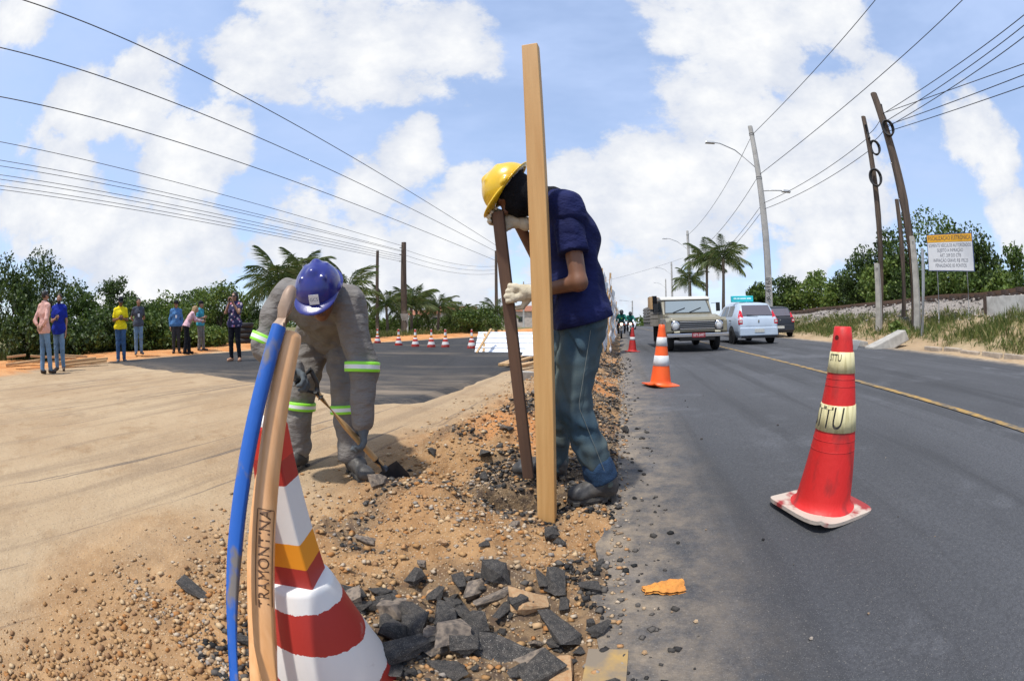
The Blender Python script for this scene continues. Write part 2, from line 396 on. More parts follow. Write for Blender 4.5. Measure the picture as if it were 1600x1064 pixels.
# road: its own sheet, local x = d, local y = s
def asphalt(name, base, dust, edge=None, far=None, worn=.5):
    m = mat(name, base); t, N, K, b = nodes_of(m)
    b.inputs['Roughness'].default_value = .82; b.inputs['Specular IOR Level'].default_value = .35
    tcn = N.new('ShaderNodeTexCoord'); V = tcn.outputs['Object']
    def noise(sc, det=6, rough=.6, st=None):
        v = V
        if st: mp = N.new('ShaderNodeMapping'); mp.inputs['Scale'].default_value = st; K(V, mp.inputs['Vector']); v = mp.outputs[0]
        n = N.new('ShaderNodeTexNoise'); n.inputs['Scale'].default_value = sc; n.inputs['Detail'].default_value = det; n.inputs['Roughness'].default_value = rough; K(v, n.inputs['Vector']); return n.outputs['Fac']
    def rng(v, a, b_, c=0, d=1):
        r = N.new('ShaderNodeMapRange'); r.interpolation_type = 'SMOOTHSTEP'; K(v, r.inputs[0])
        for i, q in enumerate((a, b_, c, d)): r.inputs[1+i].default_value = q
        return r.outputs[0]
    def mix(f, a, c):
        x = N.new('ShaderNodeMixRGB'); K(f, x.inputs[0])
        for i, q in ((1, a), (2, c)):
            if isinstance(q, tuple): x.inputs[i].default_value = (*q, 1)
            else: K(q, x.inputs[i])
        return x.outputs[0]
    def op(o, a, c):
        n = N.new('ShaderNodeMath'); n.operation = o; n.use_clamp = True
        for i, q in enumerate((a, c)):
            if isinstance(q, (int, float)): n.inputs[i].default_value = q
            else: K(q, n.inputs[i])
        return n.outputs[0]
    b1 = tuple(v*.72 for v in base); b2 = tuple(v*1.35 for v in base)
    c = mix(rng(noise(.5, 7, .6, (1, .25, 1)), .3, .7), b1, b2)
    c = mix(op('MULTIPLY', rng(noise(1.1, 8, .7), .52, .70), worn), c, tuple(v*1.9 for v in base))
    c = mix(op('MULTIPLY', rng(noise(.8, 5, .6, (3.2, .12, 1)), .50, .62), .5), c, tuple(v*.45 for v in base))
    c = mix(op('MULTIPLY', rng(noise(55, 3, .6), .38, .66), .55), c, tuple(v*.55 for v in base))
    c = mix(op('MULTIPLY', rng(noise(.33, 7, .7), .56, .64), .45), c, tuple(v*1.9 for v in base))
    for colr, sc, th, fac in (((.19, .185, .175), 230, .62, .45), ((.24, .22, .19), 120, .96, .4), ((.02, .02, .02), 170, .6, .5)):
        v = N.new('ShaderNodeTexVoronoi'); v.inputs['Scale'].default_value = sc; K(V, v.inputs['Vector'])
        g = N.new('ShaderNodeSeparateColor'); K(v.outputs['Color'], g.inputs[0])
        r1 = op('GREATER_THAN', g.outputs[0], th); r2 = op('LESS_THAN', v.outputs['Distance'], .32)
        c = mix(op('MULTIPLY', op('MULTIPLY', r1, r2), fac), c, colr)
    sx = N.new('ShaderNodeSeparateXYZ'); K(V, sx.inputs[0])
    if edge:
        dn = op('MULTIPLY', rng(sx.outputs[0], edge[0], edge[1]), rng(noise(3.0, 8, .72), .30, .62))
        c = mix(dn, c, dust)
        dn = op('MULTIPLY', rng(sx.outputs[0], .75, -.05), rng(noise(5.0, 8, .75), .30, .75))
        c = mix(op('MULTIPLY', dn, .75), c, dust)
    else:
        dn = op('MULTIPLY', rng(noise(.35, 8, .7, (.5, 1.6, 1)), .50, .74), .55)
        c = mix(dn, c, dust)
        dn = op('MULTIPLY', rng(sx.outputs[1], 8.5, 4.4), rng(noise(1.2, 9, .75, (.35, 1.5, 1)), .38, .66))
        c = mix(op('MULTIPLY', dn, .9), c, dust)
    K(c, b.inputs['Base Color'])
    bp = N.new('ShaderNodeBump'); bp.inputs['Strength'].default_value = .5; bp.inputs['Distance'].default_value = .004
    v = N.new('ShaderNodeTexVoronoi'); v.inputs['Scale'].default_value = 110; K(V, v.inputs['Vector'])
    K(v.outputs['Distance'], bp.inputs['Height']); K(bp.outputs[0], b.inputs['Normal'])
    return m
M_road = asphalt('road_asphalt', (.070, .072, .079), (.40, .31, .21), (7.7, 8.5))
M_new = asphalt('fresh_asphalt', (.027, .0265, .028), (.24, .185, .13), None, worn=.35)
def edge_d(s): return .02+.07*fbm(np.asarray(s)*2.3, 1.7, seed=41, oct=4)+.035*vnoise(np.asarray(s)*13, .3, seed=43)
ss = graded(-60, 420, .3, 6, .05, 1.05, 8); nd = 26
rows = []
for s_ in ss:
    e = float(edge_d(s_)); e2 = 8.42+.25*float(fbm(s_*.6, 4.4, seed=44))
    ds = [e+(e2-e)*(k/(nd-1))**1.4 for k in range(nd)]
    rows.append([(e+.012, s_, .04*e-.085)]+[(d_, s_, .04*d_+.004+(.006*float(vnoise(d_*2, s_*.7, seed=46)) if d_ > .2 else 0)) for d_ in ds]+[(e2+.01, s_, .04*e2-.06)])
rb = MB(); rb.sheet(rows, 0, False)
road = rb.build('road', M_road, None); road.location = (X0, 0, 0); road.rotation_euler = (0, 0, -TH)
tag(road, 'grey asphalt road in use beside the works', 'road', kind='structure')
def marking(name, d0, d1, s0, s1, material, label):
    b = MB(); st = list(np.arange(s0, s1, .35 if s1 < 60 else 1.5))
    b.sheet([[(d, s_, .04*d+.0115) for d in np.linspace(d0, d1, 3)] for s_ in st], 0, False)
    o = b.build(name, material, None); o.location = (X0, 0, 0); o.rotation_euler = (0, 0, -TH)
    return tag(o, label, 'road marking', kind='structure')
M_yel = mat('worn_yellow_paint', (.36, .22, .06), (.10, .092, .08), .85, 6, 9, .40, .62, .2, 60)
M_yel2 = mat('dusty_yellow_paint', (.44, .27, .07), (.20, .16, .115), .85, 9, 9, .36, .58, .2, 60)
marking('centre_line', 3.50, 3.62, -20, 140, M_yel, 'worn yellow centre line on the grey road')
marking('edge_line', .02, .13, -4, 1.05, M_yel2, 'dusty yellow edge line along the broken side of the road')

# fresh black asphalt on the works side
poly = [(-10.9, 7.2), (-8.6, 6.7), (-6.4, 6.35), (-4.6, 5.75), (-3.4, 5.35), (-2.3, 4.9), (-1.5, 4.35), (-1.05, 4.5), (-.72, 5.4), (-.35, 6.6), (.1, 8), (.85, 11.2), (1.8, 15.5), (3.0, 20.5), (6.2, 34), (13, 63), (30, 135)]
left = [(33, 140), (10, 62), (.9, 36), (-2.6, 26), (-6.2, 19), (-8.8, 14), (-10.2, 9.6)]
me = bpy.data.meshes.new('fresh_asphalt')
bm = bmesh.new()
outl = poly+left; dense = []
for i, p in enumerate(outl):
    q = outl[(i+1) % len(outl)]; L_ = math.hypot(q[0]-p[0], q[1]-p[1]); n = max(1, int(L_/.22)) if p[1] < 25 else 6
    for k in range(n):
        t = k/n; x, y = p[0]+(q[0]-p[0])*t, p[1]+(q[1]-p[1])*t
        w = .11 if y < 25 else 0
        dense.append((x+w*float(fbm(x*2, y*2, seed=51)), y+w*1.6*float(fbm(x*2.3, y*2.3, seed=52))))
cx_, cy_ = -3.5, 9.0
def inset(x, y, k):
    L_ = math.hypot(x-cx_, y-cy_); return (x+(cx_-x)*k/L_, y+(cy_-y)*k/L_)
top = [bm.verts.new((*inset(x, y, .22), .026)) for x, y in dense]
f = bm.faces.new(top)
low = [bm.verts.new((x, y, -.028)) for x, y in dense]
for i in range(len(top)):
    j = (i+1) % len(top); bm.faces.new((top[j], top[i], low[i], low[j]))
bmesh.ops.triangulate(bm, faces=[f]); bmesh.ops.recalc_face_normals(bm, faces=bm.faces)
bm.to_mesh(me); bm.free()
na = link('new_asphalt_pavement', me, None, [M_new])
tag(na, 'freshly laid black asphalt with sandy tyre tracks', 'pavement', kind='structure')

# railway on the embankment
M_rust = mat('rusty_rail', (.10, .06, .04), (.16, .09, .05), .7, 30)
M_conc = mat('concrete', (.42, .40, .36), (.29, .275, .25), .9, 5, 8, .35, .7, .35, 40)
M_concw = mat('whitewashed_concrete', (.62, .60, .56), (.34, .32, .29), .9, 3, 9, .42, .75, .35, 30)
M_stain = mat('dark_wood_post', (.045, .03, .025), (.09, .06, .045), .85, 12)
def emb_z(s, d):
    x, y = from_sd(s, d); return gz(x, y)
rw = empty('railway_track', (*from_sd(10, 16), emb_z(10, 16)))
for d in (15.5, 16.55):
    pts = [Vector((*from_sd(s, d), emb_z(s, d)+.20))-rw.location for s in np.arange(-12, 120, 3.0)]
    one('rail', M_rust, rw, lambda b: [b.bar(pts[i], pts[i+1], .07, .14) for i in range(len(pts)-1)])
slm = None
for s in np.arange(-6, 60, .9):
    p = Vector((*from_sd(s, 16.0), emb_z(s, 16.0)+.06))-rw.location
    if slm is None:
        o = one('sleeper', M_stain, rw, lambda b: b.box((0, 0, 0), (1.0, .11, .08))); slm = o.data
    else: o = link('sleeper', slm, rw)
    o.location = p; o.rotation_euler = (0, 0, -TH)
tag(rw, 'rusty railway track on top of the stony embankment', 'railway')
wl = empty('retaining_wall', (*from_sd(5, 12.9), emb_z(5, 12.9)-.1))
for i, s in enumerate(np.arange(-2.2, 7.4, 2.4)):
    z0 = emb_z(s+1.2, 12.9)
    a = Vector((*from_sd(s+.06, 12.9), z0+.22))-wl.location; b_ = Vector((*from_sd(s+2.28, 12.9), emb_z(s+2.3, 12.9)+.22))-wl.location
    bevel(one('wall_panel', M_concw, wl, lambda b: b.bar(a, b_, .12, .62)), .01)
    q = Vector((*from_sd(s+2.34, 12.88), 0)); q.z = emb_z(s+2.34, 12.9)+.2; q -= wl.location
    one('post', M_stain, wl, lambda b: b.box(q, (.09, .08, .40)))
tag(wl, 'low whitewashed concrete wall with dark posts below the railway', 'wall')
# broken concrete on the verge
def slab(px, py, D, hx, hy, hz, rot, label):
    p = PD(px, py, D); b = MB(); b.box((0, 0, 0), (hx, hy, hz), 0, None, (.9, .85))
    o = b.build('concrete_block', M_conc); bevel(o, .03); o.location = (p.x, p.y, gz(p.x, p.y)+hz*.7); o.rotation_euler = rot
    tag(o, label, 'concrete block')
slab(1386, 512, 13.6, .95, .24, .17, (0, R(-17), -TH+R(8)), 'long tilted concrete block on the verge at the foot of the timber poles')
slab(1340, 521, 14.6, .55, .28, .10, (R(3), R(4), R(20)), 'flat pale concrete slab lying in the verge grass')
M_kerb = mat('kerb_stone', (.45, .38, .30), (.30, .25, .20), .95, 6, 6, .35, .65, .3, 40)
for i, s in enumerate(np.arange(3.2, 9.5, .86)):
    b = MB(); b.box((0, 0, 0), (.09, .36, .07)); o = b.build('kerb_stone', M_kerb); bevel(o, .02)
    x, y = from_sd(s, 9.15+.06*math.sin(i*2.3)); o.location = (x, y, gz(x, y)+.035); o.rotation_euler = (0, R(3*math.sin(i*5)), -TH+R(5*math.sin(i*3.1)))
    tag(o, 'worn sandy kerb stone along the edge of the grassy verge', 'kerb stone', 'kerb stones along the verge', )
# ------------------------------------------------------------------ implicit surfaces for bodies and clothes (smooth unions, surface nets)
class SDF:
    def __init__(s, h): s.h = h; s.p = []; s.cuts = []; s.subs = []; s.wr = None
    def cap(s, a, b, ra, rb=None, k=.03, flat=None):
        s.p.append(('c', np.array(a, float), np.array(b, float), ra, ra if rb is None else rb, k, None if flat is None else (np.array(Vector(flat[0]).normalized()), flat[1]))); return s
    def chain(s, pts, rs, k=.03, flat=None):
        for i in range(len(pts)-1): s.cap(pts[i], pts[i+1], rs[i], rs[i+1], k, flat)
        return s
    def ell(s, c, axes, r, k=.02, sub=False):
        (s.subs if sub else s.p).append(('e', np.array(c, float), np.array([list(Vector(a).normalized()) for a in axes]), np.array(r, float), k)); return s
    def cut(s, p0, n): s.cuts.append((np.array(p0, float), np.array(Vector(n).normalized()))); return s
    def wrinkle(s, amp, freq, seed=0): s.wr = (amp, freq, seed); return s
    def _bb(s, p):
        if p[0] == 'c':
            r = max(p[3], p[4])+p[5]; return np.minimum(p[1], p[2])-r, np.maximum(p[1], p[2])+r
        r = p[3].max()+p[4]; return p[1]-r, p[1]+r
    def _d(s, p, X, Y, Z):
        if p[0] == 'c':
            _, a, b, ra, rb, k, fl = p; ab = b-a; L2 = max(ab @ ab, 1e-9)
            t = np.clip(((X-a[0])*ab[0]+(Y-a[1])*ab[1]+(Z-a[2])*ab[2])/L2, 0, 1)
            ox, oy, oz = X-a[0]-t*ab[0], Y-a[1]-t*ab[1], Z-a[2]-t*ab[2]
            if fl is not None:
                n, f = fl; c = (ox*n[0]+oy*n[1]+oz*n[2])*(f-1); ox, oy, oz = ox+n[0]*c, oy+n[1]*c, oz+n[2]*c
            return np.sqrt(ox*ox+oy*oy+oz*oz)-(ra+(rb-ra)*t)
        _, c, A, r, k = p; dx, dy, dz = X-c[0], Y-c[1], Z-c[2]
        q = [(dx*A[i][0]+dy*A[i][1]+dz*A[i][2]) for i in range(3)]
        k0 = np.sqrt(sum((q[i]/r[i])**2 for i in range(3))); k1 = np.sqrt(sum((q[i]/r[i]**2)**2 for i in range(3)))+1e-9
        return k0*(k0-1)/k1
    def mesh(s, name):
        h = s.h; lo = np.min([s._bb(p)[0] for p in s.p], 0)-2*h; hi = np.max([s._bb(p)[1] for p in s.p], 0)+2*h
        n = np.ceil((hi-lo)/h).astype(int)+1
        ax = [lo[i]+h*np.arange(n[i]) for i in range(3)]
        F = np.full(n, .3, np.float32)
        for p in s.p:
            k = p[5] if p[0] == 'c' else p[4]
            b0, b1 = s._bb(p); i0 = np.maximum(((b0-lo)/h).astype(int)-2, 0); i1 = np.minimum(((b1-lo)/h).astype(int)+3, n)
            sl = tuple(slice(i0[i], i1[i]) for i in range(3))
            X, Y, Z = np.meshgrid(*(ax[i][sl[i]] for i in range(3)), indexing='ij', sparse=True)
            d = s._d(p, X, Y, Z); f = F[sl]
            g = np.maximum(k-np.abs(f-d), 0)/k
            F[sl] = np.minimum(f, d)-g*g*k*.25
        X, Y, Z = np.meshgrid(*ax, indexing='ij', sparse=True)
        if s.wr:
            a, fr, sd = s.wr; rs = np.random.RandomState(sd); w = 0
            for j in range(5):
                v = rs.normal(size=3); v *= fr*(1+.5*j)/np.linalg.norm(v); ph = rs.rand()*6.28
                u = rs.normal(size=3)*fr*.6
                w = w+np.sin(X*v[0]+Y*v[1]+Z*v[2]+ph+1.6*np.sin(X*u[0]+Y*u[1]+Z*u[2]))/(1+.5*j)
            F = F+(a*w*.5).astype(np.float32)
        for p in s.subs: F = np.maximum(F, -s._d(p, X, Y, Z))
        for p0, nn in s.cuts: F = np.maximum(F, (X-p0[0])*nn[0]+(Y-p0[1])*nn[1]+(Z-p0[2])*nn[2])
        S = F < 0
        c = [S[i:n[0]-1+i, j:n[1]-1+j, k_:n[2]-1+k_] for i in (0, 1) for j in (0, 1) for k_ in (0, 1)]
        cnt = sum(q.astype(np.int8) for q in c); act = (cnt > 0) & (cnt < 8)
        I = np.argwhere(act); vid = np.full(act.shape, -1, np.int64); vid[act] = np.arange(len(I))
        offs = [(i, j, k_) for i in (0, 1) for j in (0, 1) for k_ in (0, 1)]
        val = [F[I[:, 0]+o[0], I[:, 1]+o[1], I[:, 2]+o[2]] for o in offs]
        pos = np.zeros((len(I), 3)); num = np.zeros(len(I))
        for a in range(8):
            for b in range(a+1, 8):
                df = [abs(offs[a][i]-offs[b][i]) for i in range(3)]
                if sum(df) != 1: continue
                m = (val[a] < 0) != (val[b] < 0)
                t = np.where(m, val[a]/np.where(m, val[a]-val[b], 1), 0)
                for i in range(3): pos[:, i] += np.where(m, offs[a][i]+t*(offs[b][i]-offs[a][i]), 0)
                num += m
        pos = lo+h*(I+pos/num[:, None])
        Q = []
        for ax_ in range(3):
            u, v = [(1, 2), (2, 0), (0, 1)][ax_]
            s0 = [slice(1, -1)]*3; s0[ax_] = slice(0, -1); s1 = list(s0); s1[ax_] = slice(1, None)
            A, B = S[tuple(s0)], S[tuple(s1)]; E = np.argwhere(A != B)
            if not len(E): continue
            base = E.copy(); base[:, u] += 1; base[:, v] += 1
            def cell(du, dv):
                q = base.copy(); q[:, u] += du; q[:, v] += dv; return vid[q[:, 0], q[:, 1], q[:, 2]]
            q = np.stack([cell(-1, -1), cell(0, -1), cell(0, 0), cell(-1, 0)], -1)
            fl = ~A[E[:, 0], E[:, 1], E[:, 2]]; q[fl] = q[fl][:, ::-1]; Q.append(q)
        Q = np.concatenate(Q); Q = Q[(Q >= 0).all(1)]
        return np_mesh(name, pos, Q)
    def build(s, name, material, parent, label=None):
        me = s.mesh(name)
        if parent is not None:
            L0 = np.array(parent.location); co = np.empty(len(me.vertices)*3, np.float32); me.vertices.foreach_get('co', co)
            co = (co.reshape(-1, 3)-L0).astype(np.float32); me.vertices.foreach_set('co', co.ravel()); me.update()
        o = link(name, me, parent, material if isinstance(material, (list, tuple)) else [material], True)
        if label: o['label'] = label
        return o
def V3(*a): return Vector(a)
def hand(S, w, d, n, sc=1.0, curl=.5, r=.0095, spread=.16, thumb=1):
    """palm and five fingers: w wrist, d finger direction, n palm normal (the way fingers curl); thumb side = +-1"""
    d = Vector(d).normalized(); n = Vector(n); n = (n-d*n.dot(d)).normalized(); sd = d.cross(n)*thumb
    S.cap(w, w+d*.035*sc, .024*sc, .027*sc, .02)
    S.cap(w+d*.03*sc+sd*.014*sc, w+d*.085*sc+sd*.022*sc, .019*sc, .015*sc, .014); S.cap(w+d*.03*sc-sd*.014*sc, w+d*.08*sc-sd*.024*sc, .018*sc, .014*sc, .014)
    for i, (off, ln) in enumerate(((.031, .072), (.011, .080), (-.010, .075), (-.030, .058))):
        p = w+(d*(.088-.004*abs(i-1))+sd*off)*sc; dd = d+sd*off*spread*4
        a = 0
        for j, fr in enumerate((.45, .32, .23)):
            a += curl*(.75 if j == 0 else 1.0)
            v = (dd*math.cos(a)+n*math.sin(a)).normalized(); q = p+v*ln*fr*sc
            S.cap(p, q, r*sc*(1-.08*j), r*sc*(.93-.08*j), .005); p = q
    p = w+(d*.025+sd*.028+n*.008)*sc
    v = (d*.65+sd*.75+n*.35*curl).normalized(); q = p+v*.042*sc; S.cap(p, q, .0135*sc, .011*sc, .012)
    v2 = (d*.85+sd*.15+n*(.25+.6*curl)).normalized(); S.cap(q, q+v2*.034*sc, .0108*sc, .009*sc, .005)
def head_sdf(S, c, up, fwd, sc=1.0, k=.012):
    up = Vector(up).normalized(); fwd = Vector(fwd); fwd = (fwd-up*fwd.dot(up)).normalized(); rt = fwd.cross(up)
    ax = (rt, fwd, up)
    S.ell(c+up*.028*sc-fwd*.012*sc, ax, (.074*sc, .094*sc, .088*sc), k)
    S.ell(c-up*.035*sc+fwd*.022*sc, ax, (.056*sc, .066*sc, .078*sc), .03)
    S.ell(c-up*.088*sc+fwd*.058*sc, ax, (.026*sc, .020*sc, .018*sc), .025)          # chin
    S.cap(c+fwd*.082*sc+up*.018*sc, c+fwd*.108*sc-up*.025*sc, .009*sc, .0145*sc, .014)   # nose
    S.cap(c+fwd*.084*sc+up*.030*sc+rt*.034*sc, c+fwd*.084*sc+up*.030*sc-rt*.034*sc, .011*sc, .011*sc, .014)   # brow
    for s_ in (-1, 1):
        S.ell(c+rt*s_*.076*sc-fwd*.005*sc, ax, (.010*sc, .022*sc, .032*sc), .006)      # ears
        S.ell(c+rt*s_*.040*sc+fwd*.066*sc-up*.018*sc, ax, (.020*sc, .02*sc, .018*sc), .02)  # cheek
    S.cap(c+fwd*.090*sc-up*.052*sc+rt*.020*sc, c+fwd*.090*sc-up*.052*sc-rt*.020*sc, .0085*sc, .0085*sc, .006)     # lips
    for s_ in (-1, 1): S.ell(c+rt*s_*.031*sc+fwd*.098*sc+up*.008*sc, ax, (.013*sc, .012*sc, .008*sc), .004, sub=True)
    return ax
def eyes(c, ax, par, sc=1.0):
    rt, fwd, up = ax
    for s_ in (-1, 1):
        b = MB(); p = c+rt*s_*.031*sc+fwd*.083*sc+up*.008*sc-Vector(par.location)
        M = Matrix.Translation(p) @ Matrix((rt, fwd, up)).transposed().to_4x4()
        b.lathe([(.001, -.010*sc), (.007*sc, -.007*sc), (.010*sc, 0), (.007*sc, .007*sc), (.001, .010*sc)], 10, 0, M)
        b.lathe([(.001, .006*sc), (.0045*sc, .0065*sc), (.001, .0107*sc)], 8, 1, M @ Matrix.Rotation(R(-90), 4, 'X'))
        b.build('eye', [M_eye, M_black], par)
M_eye = mat('eye_white', (.7, .67, .62), rough=.3)
M_black = mat('black', (.012, .012, .013), rough=.45)
def skin(name, c): return mat(name, c, tuple(v*.8 for v in c), .5, 14, 4, .35, .65, .12, 220, bdist=.002)
M_skinA = skin('tan_skin', (.36, .19, .115)); M_skinB = skin('brown_skin', (.20, .088, .045)); M_skinC = skin('light_skin', (.47, .27, .185))
def cloth(name, c, v=.8, rough=.9, scale=5, bump=.5, bscale=16, c2=None): return mat(name, c, c2 or tuple(q*v for q in c), rough, scale, 6, .35, .65, bump, bscale, spec=.2, bdist=.03, stretch=(1, 1, 2))

def person(name, label, J, spec, h=.012, group=None):
    """J: joints in world space; spec: clothes. One continuous body; clothes, hair and shoes are parts."""
    root = empty(name, J['root']); tag(root, label, 'person', group)
    g = spec.get('girth', 1.0); f = Vector(J['front']).normalized()
    up = (J['neck']-J['pelvis']).normalized(); lat = (J['shL']-J['shR']).normalized(); fr = lat.cross(up).normalized()
    if fr.dot(f) < 0: fr = -fr
    pel, che, nek, hd = J['pelvis'], J['chest'], J['neck'], J['head']; sc = spec.get('sc', 1.0)
    mid = pel.lerp(che, .5)+fr*.01
    def torso(S, o, low=0):
        S.chain([pel, mid, che], [(.125+o)*g, (.118+o)*g, (.140+o)*g], .05, (fr, 1.32/(g if g > 1 else 1)))
        S.cap(che+lat*.075, che-lat*.075, (.108+o)*g, (.108+o)*g, .05, (fr, 1.15))
        S.cap(J['shL']-lat*.02, che+lat*.06, (.062+o), (.085+o), .05); S.cap(J['shR']+lat*.02, che-lat*.06, (.062+o), (.085+o), .05)
        S.cap(che+up*.06, nek, .085+o, .058+o, .05)
        for q_ in 'LR': S.cap(nek-up*.015, J['sh'+q_], .050+o, .048+o, .05)
        S.cap(J['hipL'], J['hipR'], (.105+o)*g, (.105+o)*g, .05, (fr, 1.1))
    B = SDF(h); torso(B, -.022)
    B.cap(nek-up*.03, hd-Vector(J['hup']).normalized()*.05, .052*sc, .050*sc, .02)
    ax = head_sdf(B, hd, J['hup'], J['face'], sc)
    for s_ in 'LR':
        B.chain([J['sh'+s_], J['el'+s_], J['wr'+s_]], [.044*g, .036, .025], .02)
        if spec.get('hands', True) is True or s_ in spec.get('hands', ''):
            hd_ = J.get('hd'+s_) or (J['wr'+s_]-J['el'+s_]); hand(B, J['wr'+s_], hd_, J.get('hn'+s_) or -lat*(1 if s_ == 'L' else -1)+f*.3, 1.0, spec.get('curl', .45), .0095 if h < .01 else .0115, thumb=J.get('th'+s_, 1))
        B.chain([J['hip'+s_], J['kn'+s_], J['an'+s_]], [.072*g, .05, .036], .03)
        B.cap(J['an'+s_]-V3(0, 0, .01), J['toe'+s_]+V3(0, 0, .012), .034, .026, .02)
    B.build('body', spec['skin'], root)
    if spec.get('eyes', True): eyes(hd, ax, root, sc)
    # trousers
    T = SDF(h); tr = spec.get('tr', (.102, .072, .058))
    T.cap(J['hipL'], J['hipR'], .112*g, .112*g, .05, (fr, 1.12)); T.cap(pel, pel+up*.10, .128*g, .122*g, .04, (fr, 1.3/(g if g > 1 else 1)))
    for s_ in 'LR':
        an = J['an'+s_]; T.chain([J['hip'+s_], J['kn'+s_], an+(J['kn'+s_]-an)*spec.get('hemup', .06)], [tr[0]*g, tr[1], tr[2]], .03)
    pup = Vector(J.get('pup', up)).normalized(); T.cut(pel+pup*spec.get('waist', .09), pup); T.wrinkle(*spec.get('twr', (.007, 34, 3)))
    T.build('trousers', spec['trousers'], root)
    # shirt
    S = SDF(h); torso(S, .006+spec.get('loose', 0))
    hem = spec.get('hem', -.04)
    S.cap(pel+up*.10, pel+up*(hem-.06), (.128+spec.get('loose', 0))*g+.012, (.134+spec.get('loose', 0))*g+.012, .04, (fr, 1.22/(g if g > 1 else 1)))
    S.cap(J['hipL']+up*.03, J['hipR']+up*.03, .122*g+spec.get('loose', 0)*.6, .122*g+spec.get('loose', 0)*.6, .05, (fr, 1.1))
    sl = spec.get('sleeve', .55)
    sleeves = []
    for s_ in 'LR':
        a, e, w = J['sh'+s_], J['el'+s_], J['wr'+s_]
        r0 = spec.get('slr', (.057, .054, .042))
        if sl <= 1:
            S.cap(a, a.lerp(e, .12), r0[0], r0[0], .035); Q = SDF(h); en = a.lerp(e, sl); dn_ = (e-a).normalized(); Q.chain([a-dn_*.01, a.lerp(e, sl*.5), en+dn_*.06], [r0[0], r0[0], r0[1]+.004], .02); Q.cut(en, dn_); Q.wrinkle(.005, 34, 6); sleeves.append(Q)
        else: S.chain([a, e, e.lerp(w, sl-1)], [r0[0], r0[1], r0[2]], .03)
    S.cut(pel+pup*hem, -pup); S.ell(nek+up*.055+fr*.012, (lat, fr, up), (.060, .066, .075), .01, sub=True); S.wrinkle(*spec.get('swr', (.007, 30, 5)))
    so_ = S.build(spec.get('top', 'shirt'), spec['shirt'], root)
    for Q in sleeves: Q.build('sleeve', spec['shirt'], root)
    if spec.get('collar'):
        C = SDF(h*.7); c0 = nek+up*.012
        for k in range(9):
            a0, a1 = R(35+k*32.2), R(35+(k+1)*32.2)
            q = [c0+(fr*math.cos(a)+lat*math.sin(a))*.067+up*(.012-.022*math.cos(a)) for a in (a0, a1)]
            C.cap(q[0], q[1], .016, .016, .012)
        C.build('collar', spec['shirt'], root)
    for s_ in 'LR':
        t, a = J['toe'+s_], J['an'+s_]; b = SDF(min(h, .009)); fz = Vector((t.x-a.x, t.y-a.y, 0)).normalized(); zf = spec.get('zf', J['root'][2] if not hasattr(J['root'], 'z') else J['root'].z)
        b.cap(a-fz*.035+V3(0, 0, -.02), t+V3(0, 0, .012), .043, .034, .02); b.cap(a-fz*.03-V3(0, 0, .035), t-V3(0, 0, .002), .036, .036, .02)
        if spec.get('boot'): b.cap(a-fz*.02, a+V3(0, 0, .10)-fz*.02, .048, .050, .03)
        if not spec.get('barefoot'): b.cut((0, 0, min(t.z, a.z-.07)-.022), (0, 0, -1)); b.build(spec.get('shoe', 'shoe'), spec['shoes'], root)
    if spec.get('hair') is not None:
        H = SDF(min(h, .010)); rt, fwd, upx = ax; ln = spec.get('hairlen', 0)
        H.ell(hd+upx*.036*sc-fwd*.020*sc, ax, (.083*sc, .099*sc, .090*sc), .01)
        if ln: H.chain([hd+upx*.02-fwd*.06, hd-upx*.05-fwd*.075, hd-upx*(.05+ln)-fwd*.07], [.07, .075, .05], .04); H.cap(hd+rt*.07-fwd*.03, hd+rt*.075-upx*(.03+ln*.7)-fwd*.04, .035, .03, .03); H.cap(hd-rt*.07-fwd*.03, hd-rt*.075-upx*(.03+ln*.7)-fwd*.04, .035, .03, .03)
        H.ell(hd-upx*.045*sc+fwd*.075*sc, ax, (.085*sc, .085*sc, .105*sc), .01, sub=True); H.wrinkle(.006, 120, 4)
        if not ln: H.cut(hd-upx*.045*sc, -upx)
        H.build('hair', spec['hair'], root)
    if spec.get('beard') is not None:
        H = SDF(.008); rt, fwd, upx = ax
        H.ell(hd-upx*.062*sc+fwd*.034*sc, ax, (.058*sc, .062*sc, .056*sc), .01); H.ell(hd-upx*.03*sc+fwd*.115*sc, ax, (.04*sc, .05*sc, .03*sc), .01, sub=True); H.cut(hd-upx*.03*sc, upx)
        H.build('beard', spec['beard'], root)
    if spec.get('glasses'):
        rt, fwd, upx = ax; b = MB()
        for s_ in (-1, 1):
            M = Matrix.Translation(hd+rt*s_*.032*sc+fwd*.104*sc+upx*.010*sc-root.location) @ Matrix((rt, upx, -fwd)).transposed().to_4x4()
            b.lathe([(.025*sc, -.002), (.026*sc, .002)], 14, 0, M)
            b.bar(hd+rt*s_*.055*sc+fwd*.10*sc+upx*.014*sc-root.location, hd+rt*s_*.076*sc-fwd*.01*sc+upx*.014*sc-root.location, .005, .008)
        b.bar(hd+rt*.012+fwd*.106+upx*.014-root.location, hd-rt*.012+fwd*.106+upx*.014-root.location, .005, .006)
        b.build('sunglasses', M_black, root)
    J['_ax'] = ax; J['_fr'] = fr; J['_up'] = up; J['_lat'] = lat
    return root
def cap_hat(J, root, m, brim=.10, all_round=False, top=.0):
    rt, fwd, up = J['_ax']; hd = J['head']; H = SDF(.009)
    H.ell(hd+up*.052-fwd*.012, J['_ax'], (.090, .106, .088+top), .01); H.cut(hd+up*.040, -up)
    o = H.build('hat_crown', m, root)
    b = SDF(.007)
    if all_round: b.ell(hd+up*.045-fwd*.01, J['_ax'], (.150, .165, .014), .008)
    else: b.ell(hd+up*.046+fwd*.10, J['_ax'], (.075, .085, .011), .008)
    b.build('hat_brim', m, root)
